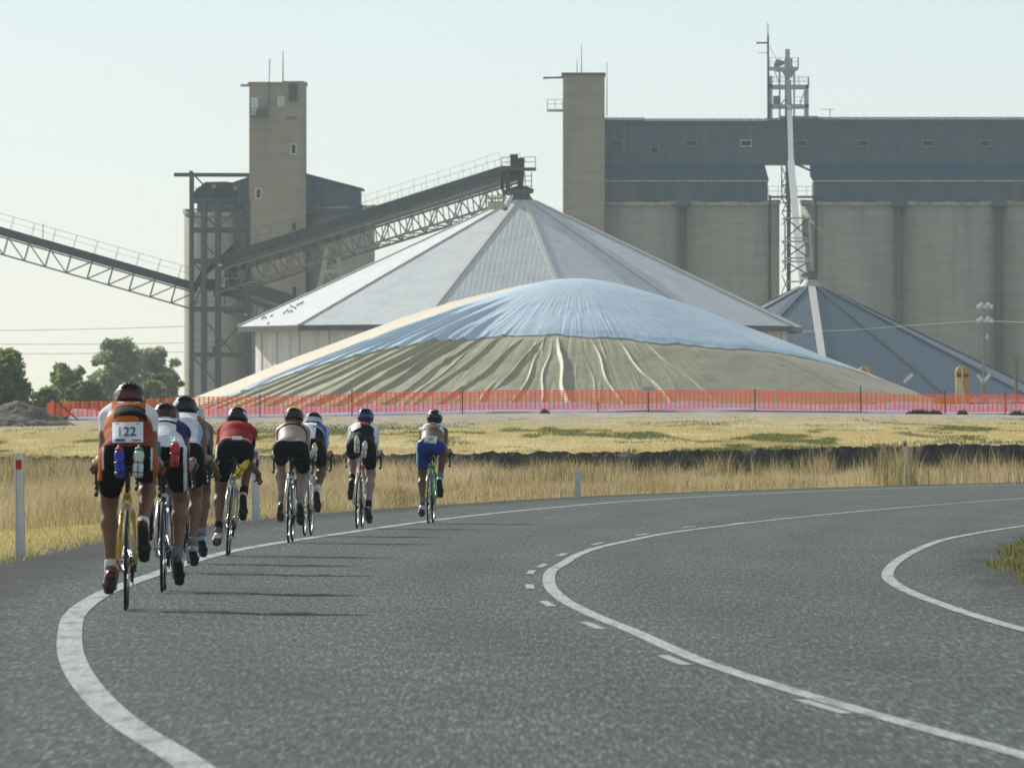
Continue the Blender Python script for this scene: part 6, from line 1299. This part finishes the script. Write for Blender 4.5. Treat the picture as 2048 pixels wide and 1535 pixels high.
sel = np.select
HOOD = lambda x=.205: (x, .885, .945); DROP = lambda x=.213: (x, .85, .795); TOPS = lambda x=.12: (x, .76, .925)
Z0 = lambda x, y, z: np.ones_like(x)
def at(u, v): Y, X = gp(u, v); return V3(X, Y, .004)
riders = [
 dict(label='foremost rider, orange and white jersey with paper number 122, black shorts with orange flanks', loc=at(251, 1222), head=-1.6, roll=.6, phase=322, pitch=(16, 62), lean=28, hz=0.078, res=.009, skin=0, bulk=.98, hips=1.05, legbulk=1.02, shoulder=.168, hand=(HOOD(.215), HOOD(.205)), flare=.9, hair='blond', hairlen=1.25, sleeve=.26, hx=.005,
      jmats=[ORANGE, WHITE, BLACK, DRED], jsel=lambda t, x, n: sel([(t > .98) & (np.abs(x) > .03) & (np.abs(x) < .075), (np.abs(x) > .9), (np.abs(x) > .115) & (t > .62), (t > .42) & (t < .84) & (np.abs(x - .015) < .11) & (n > .02), (t < .46) & (x > .07), (t < .25)], [1, 3, 1, 2, 3, 3], 0),
      smats=[BLACK, ORANGE, WHITE], ssel=lambda t, x, n, c: sel([(c[:, 2] > 1.10), (np.abs(x) > .168) & (c[:, 2] > .86), (np.abs(x) > .155) & (c[:, 2] > .93)], [1, 1, 2], 0),
      hmats=[HB, HDR, HW], hsel=lambda x, y, z: sel([(z < -.01) & (z > -.045), (x < -.06) & (z > .02) & (z < .05)], [2, 3], 1), bib=(.00, 1.182, .205, .135, '122', 1.5), shoem=HDR, sockm=WHITE, sock=.08,
      bike=dict(fm=paint('yellow', (.58, .36, .03)), rimm=mat('tan_rim', (.30, .2, .06), .35, .05, 5, metal=.4), stay=paint('yellow', (.58, .36, .03)), cage=[(-.048, -.035, .985, -12, -3), (.075, -.035, .985, -12, 3)]), blabel='yellow framed racing bicycle at the front of the picture with two bottles behind its saddle',
      bottles=[(-.048, -.035, .985, -12, -3, B_BLUE, B_RED, 'blue bottle behind the saddle of the yellow bicycle'), (.075, -.035, .985, -12, 3, B_WHITE, B_GRN, 'clear white bottle with green cap behind the saddle of the yellow bicycle')]),
 dict(label='rider in white and navy top with white-striped black shorts, beside the orange rider', loc=at(324, 1185), head=-.8, roll=.4, phase=168, pitch=(40, 34), lean=15.5, hz=0.068, res=.009, skin=0, shoulder=.165, hand=(HOOD(), HOOD()), flare=.7, hair='dark', sleeve=0, bulk=1.0,
      jmats=[WHITE, NAVY, BLACK], jsel=lambda t, x, n: sel([(t > .55) & (t < .86) & (np.abs(x + .01) < .095), (t > .2) & (t < .95) & (x > .09), (t > .40) & (t < .47)], [1, 1, 2], 0), neck=1.08,
      smats=[BLACK, WHITE], ssel=lambda t, x, n, c: sel([(c[:, 2] > 1.08) & (x > -.12), (x > .150) & (x < .175) | (x < -.155) & (x > -.172)], [1, 1], 0), hmats=[HB, HDR, HW], hsel=lambda x, y, z: sel([(z < .015) & (z > -.04) & (np.abs(x) > .03), (x < -.05) & (z > .02)], [2, 3], 1),
      shoem=gloss('navy', (.03, .05, .09)), sockm=GREY, sock=.12, bike=dict(fm=paint('black', (.02, .022, .026)), stay=M_ALLOY, cage=[(-.045, -.035, 1.02, -10, -2), (.088, -.035, 1.03, -10, 3)]), blabel='black and silver racing bicycle under the rider in white and navy',
      bottles=[(-.045, -.035, 1.02, -10, -2, B_TEAL, B_TEAL, 'teal bottle behind the saddle of the black and silver bicycle'), (.088, -.035, 1.03, -10, 3, B_RED, B_WHITE, 'red bottle with pale cap behind the saddle of the black and silver bicycle')]),
 dict(label='rider in white singlet and black helmet, half hidden behind the white and navy rider', loc=at(357, 1147), head=-.2, roll=1.2, phase=184, lean=24, hz=0.095, res=.010, skin=0, shoulder=.175, hand=(HOOD(), HOOD()), flare=.9, sleeve=0, hair='dark',
      jmats=[WHITE, LBLUE], jsel=lambda t, x, n: sel([np.abs(x) > .13], [1], 0), neck=1.04, jersey_clip=lambda x, t: np.where(t > .6, (np.abs(x) - .115) * 1.0, -1.0), hmats=[HB, HW], hsel=lambda x, y, z: sel([(x < -.05) & (z > -.01) & (z < .03)], [2], 1), shoem=gloss('pale_blue', (.25, .32, .38)), sock=.08, sockm=GREY,
      bike=dict(fm=paint('dark_blue', (.02, .03, .07)), stay=M_BLACKP), blabel='dark bicycle with silver brake levers under the rider in the white singlet', bottles=[]),
 dict(label='rider with pale blue-white helmet, mostly hidden behind the white singlet rider', loc=at(377, 1128), head=.2, roll=.6, phase=196, lean=19, hz=0.07, res=.011, skin=2, shoulder=.17, hand=(DROP(), DROP()), flare=.8, sleeve=0, hair='dark',
      jmats=[WHITE, GREY], jsel=lambda t, x, n: sel([np.abs(x) > .1], [1], 0), neck=1.04, jersey_clip=lambda x, t: np.where(t > .6, (np.abs(x) - .10), -1.0), hmats=[HSIL, HW], hsel=lambda x, y, z: sel([np.abs(x) < .02], [2], 1), shoem=gloss('pale_blue', (.25, .32, .38)), sock=.08, sockm=GREY,
      bike=dict(fm=paint('grey', (.10, .11, .12))), blabel='grey bicycle almost hidden behind the bicycle of the white singlet rider', bottles=[]),
 dict(label='rider in red short-sleeved jersey with right arm straight down to the handlebar', loc=at(454, 1112), head=-.4, roll=4.0, phase=20, pitch=(8, 60), lean=17, hz=0.088, res=.010, skin=2, shoulder=.165, hand=(DROP(.2), (.235, .77, .745)), flare=.7, sleeve=.55, hair='dark', hx=-.012, hpitch=30,
      jmats=[RED, DRED, BLACK, GREY], jsel=lambda t, x, n: sel([(np.abs(x) > .205), (x > .12) & (t > .45) & (t < .8), (t < .10)], [3, 2, 1], 0), hmats=[HB, HW], hsel=lambda x, y, z: sel([(x < -.035) & (x > -.07) & (z > .02), (x > .06) & (z > -.01) & (z < .02)], [2, 2], 1), belt=.03, shoem=gloss('silver_white', (.60, .60, .56), .3), sockm=BLACK,
      smats=[BLACK, WHITE], ssel=lambda t, x, n, c: sel([(x < -.168)], [1], 0), bike=dict(fm=paint('silver', (.42, .43, .42)), stay=M_ALLOY, cage=[(.085, -.03, .845, -14, 32)]), blabel='silver racing bicycle under the red rider with a yellow bottle slanting behind its saddle',
      bib=(.015, 1.145, .095, .035, '', 2), bottles=[(.085, -.03, .845, -14, 32, B_YEL, B_YEL, 'yellow bottle slanting behind the saddle of the silver bicycle'), (0, .345, .48, -18, 0, B_YEL, B_YEL, 'yellow bottle inside the frame of the silver bicycle')]),
 dict(label='rider with yellow-topped helmet, black crop top and bare lower back', loc=at(577, 1086), head=1.2, roll=1.0, phase=268, pitch=(30, 48), lean=18, hz=0.118, res=.011, skin=1, shoulder=.168, hips=1.08, legbulk=1.04, hand=(HOOD(), HOOD()), flare=.6, sleeve=0, hair='brown', hem=.50, waist=-.02,
      jmats=[BLACK, GREY], jsel=lambda t, x, n: sel([(t > .72) & (t < .77) & (np.abs(x) < .03), (t > .86) & (t < .90) & (np.abs(x) < .06)], [1, 1], 0), neck=1.0, jersey_clip=lambda x, t: np.where(t > .66, (np.abs(x) - (.085 + 0 * t)), -1.0), hmats=[HB, HY], hsel=lambda x, y, z: sel([(z > .045)], [2], 1),
      shoem=HDR, sockm=GREY, bike=dict(fm=paint('steel_blue', (.10, .17, .24)), stay=M_ALLOY), blabel='steel blue bicycle under the rider with the bare lower back', bottles=[]),
 dict(label='rider in white and blue top and black shorts, half hidden behind the crop top rider', loc=at(609, 1072), head=3.2, roll=1.8, phase=300, pitch=(20, 58), lean=18, hz=0.08, res=.012, skin=2, shoulder=.168, hand=(HOOD(), HOOD()), flare=.7, sleeve=.5, hair='dark',
      jmats=[WHITE, MBLUE, BLACK, LBLUE], jsel=lambda t, x, n: sel([(x > .17), (x > .06) & (t > .5), (t < .45) & (x > .03)], [3, 1, 2], 0), hmats=[HB, HSIL], hsel=lambda x, y, z: sel([(z < .005) & (z > -.05)], [2], 1), shoem=gloss('grey_white', (.45, .46, .45), .3), sockm=WHITE,
      bib=(.04, 1.20, .07, .13, '', 4), bike=dict(fm=paint('white', (.62, .64, .63)), cage=[(.085, -.035, .97, -10, 3)]), blabel='white bicycle half hidden behind the steel blue bicycle',
      bottles=[(.085, -.035, .97, -10, 3, B_WHITE, B_YEL, 'clear bottle with yellow cap behind the saddle of the white bicycle')]),
 dict(label='rider with blue helmet, white, red and black top and two pale bottles behind', loc=at(714, 1057), head=2.9, roll=2.0, phase=158, pitch=(52, 26), lean=21, hz=0.128, res=.011, skin=1, shoulder=.168, hand=(HOOD(), HOOD()), flare=.75, sleeve=.5, hair='dark', hx=.004,
      jmats=[BLACK, WHITE, RED], jsel=lambda t, x, n: sel([(np.abs(x) > .145) & (t > .35), (np.abs(x) > .085) & (t > .68), (t > .70) & (np.abs(x) < .10)], [1, 1, 2], 0), hmats=[HBL, HB], hsel=lambda x, y, z: sel([(z < .01) & (z > -.02)], [2], 1), shoem=HB, sockm=BLACK,
      bib=(-.085, 1.275, .13, .07, '', 28), bike=dict(fm=paint('red', (.40, .03, .025)), forkm=paint('white', (.62, .64, .63)), stay=paint('white', (.62, .64, .63)), cage=[(-.035, -.035, 1.05, -10, -4), (.06, -.035, .99, -10, 5)]), blabel='red and white bicycle under the rider with the blue helmet',
      bottles=[(-.035, -.035, 1.05, -10, -4, B_CREAM, B_WHITE, 'cream bottle behind the saddle of the red and white bicycle'), (.06, -.035, .99, -10, 5, B_WHITE, B_WHITE, 'white bottle low behind the saddle of the red and white bicycle')]),
 dict(label='rider with paper number 34, royal blue shorts and bare brown back, farthest along the road', loc=at(857, 1047), head=3.1, roll=1.2, phase=26, pitch=(14, 56), lean=20, hz=0.135, res=.011, skin=2, shoulder=.172, hips=1.06, legbulk=1.05, hand=(HOOD(), HOOD()), flare=.75, sleeve=0, hair='dark', hem=.44, waist=-.035,
      jmats=[WHITE, NAVY], jsel=lambda t, x, n: sel([(t > .80) & (t < .86) & (x > -.1)], [1], 0), neck=1.05, jersey_clip=lambda x, t: np.where(t < .80, np.maximum(.095 - np.abs(x), np.abs(x) - .150), np.abs(x) - .145), hmats=[HB, HW], hsel=lambda x, y, z: sel([(x < -.025) & (x > -.075) & (z > .0), (x > .05) & (z > .01) & (z < .05)], [2, 2], 1),
      smats=[BLUE, LBLUE], ssel=lambda t, x, n, c: sel([(x < -.172)], [1], 0), shoem=gloss('silver_white', (.60, .60, .56), .3), sockm=GREY, bib=(.0, 1.115, .165, .10, '34', -3), bike=dict(fm=paint('green', (.03, .36, .10))), blabel='bright green bicycle under the rider with number 34', bottles=[]),
]
for cf in riders:
    person, M, fi = rider(cf)
    bicycle(M, cf['blabel'], ph=cf['phase'], **cf['bike'])
    for b in cf['bottles']: bottle(M, *b)

# ------------------------------------------------------------------ light, air, camera
SUN_EL, SUN_AZ = 29.0, -36.0                    # the sun stands ahead and to the left (azimuth from +Y, + to the right)
sd = V3(math.sin(R(SUN_AZ)) * math.cos(R(SUN_EL)), math.cos(R(SUN_AZ)) * math.cos(R(SUN_EL)), math.sin(R(SUN_EL)))
L = bpy.data.lights.new('sun', 'SUN'); L.energy = 5.0; L.angle = R(.55); L.color = (1.0, .95, .86)
so = bpy.data.objects.new('sun', L); COL.objects.link(so); so.rotation_euler = (-sd).to_track_quat('-Z', 'Y').to_euler()
w = bpy.data.worlds.new('World'); SC.world = w; w.use_nodes = True; nt = w.node_tree; bg = nt.nodes['Background']
sky = nd(nt, 'ShaderNodeTexSky'); sky.sky_type = 'NISHITA'; sky.sun_disc = False; sky.sun_elevation = R(SUN_EL); sky.sun_rotation = R(SUN_AZ)
sky.air_density = 0.7; sky.dust_density = 0.6; sky.ozone_density = 3.0; sky.altitude = 200
mk = nd(nt, 'ShaderNodeMix', data_type='RGBA'); mk.inputs['Factor'].default_value = .38; mk.inputs['B'].default_value = (7.5, 7.95, 7.55, 1)      # milky, hazy morning sky
nt.links.new(sky.outputs[0], mk.inputs['A']); nt.links.new(mk.outputs['Result'], bg.inputs[0]); bg.inputs[1].default_value = .101
hz = MB(); hz.span(-900, 900, -70, 1480, -3.0, 60.0)
m = bpy.data.materials.new('haze'); m.use_nodes = True; nt = m.node_tree; nt.nodes.remove(nt.nodes['Principled BSDF'])
pv = nd(nt, 'ShaderNodeVolumePrincipled'); pv.inputs['Color'].default_value = (.76, .92, 1.0, 1); pv.inputs["Density"].default_value = .00010; pv.inputs['Anisotropy'].default_value = .3
nt.links.new(pv.outputs[0], nt.nodes['Material Output'].inputs['Volume'])
struct(hz.build('haze', m, None), 'stuff')
cam = bpy.data.cameras.new('camera'); co_ = bpy.data.objects.new('camera', cam); COL.objects.link(co_); SC.camera = co_
co_.location = (0, 0, CAMH); co_.rotation_euler = (R(90), 0, 0)
cam.sensor_width = 36; cam.lens = F / 2048 * 36; cam.shift_y = (HZ - 767.5) / 2048; cam.clip_start = .5; cam.clip_end = 5000
cam.dof.use_dof = True; cam.dof.focus_distance = 118; cam.dof.aperture_fstop = 20
SC.view_settings.view_transform = 'Standard'; SC.view_settings.look = 'None'; SC.view_settings.exposure = 0; SC.view_settings.gamma = 1
SC.render.resolution_x = 1024; SC.render.resolution_y = 767
SC.cycles.max_bounces = 6; SC.cycles.volume_bounces = 1; SC.cycles.transparent_max_bounces = 12; SC.cycles.use_denoising = True
SC.cycles.volume_max_steps = 64
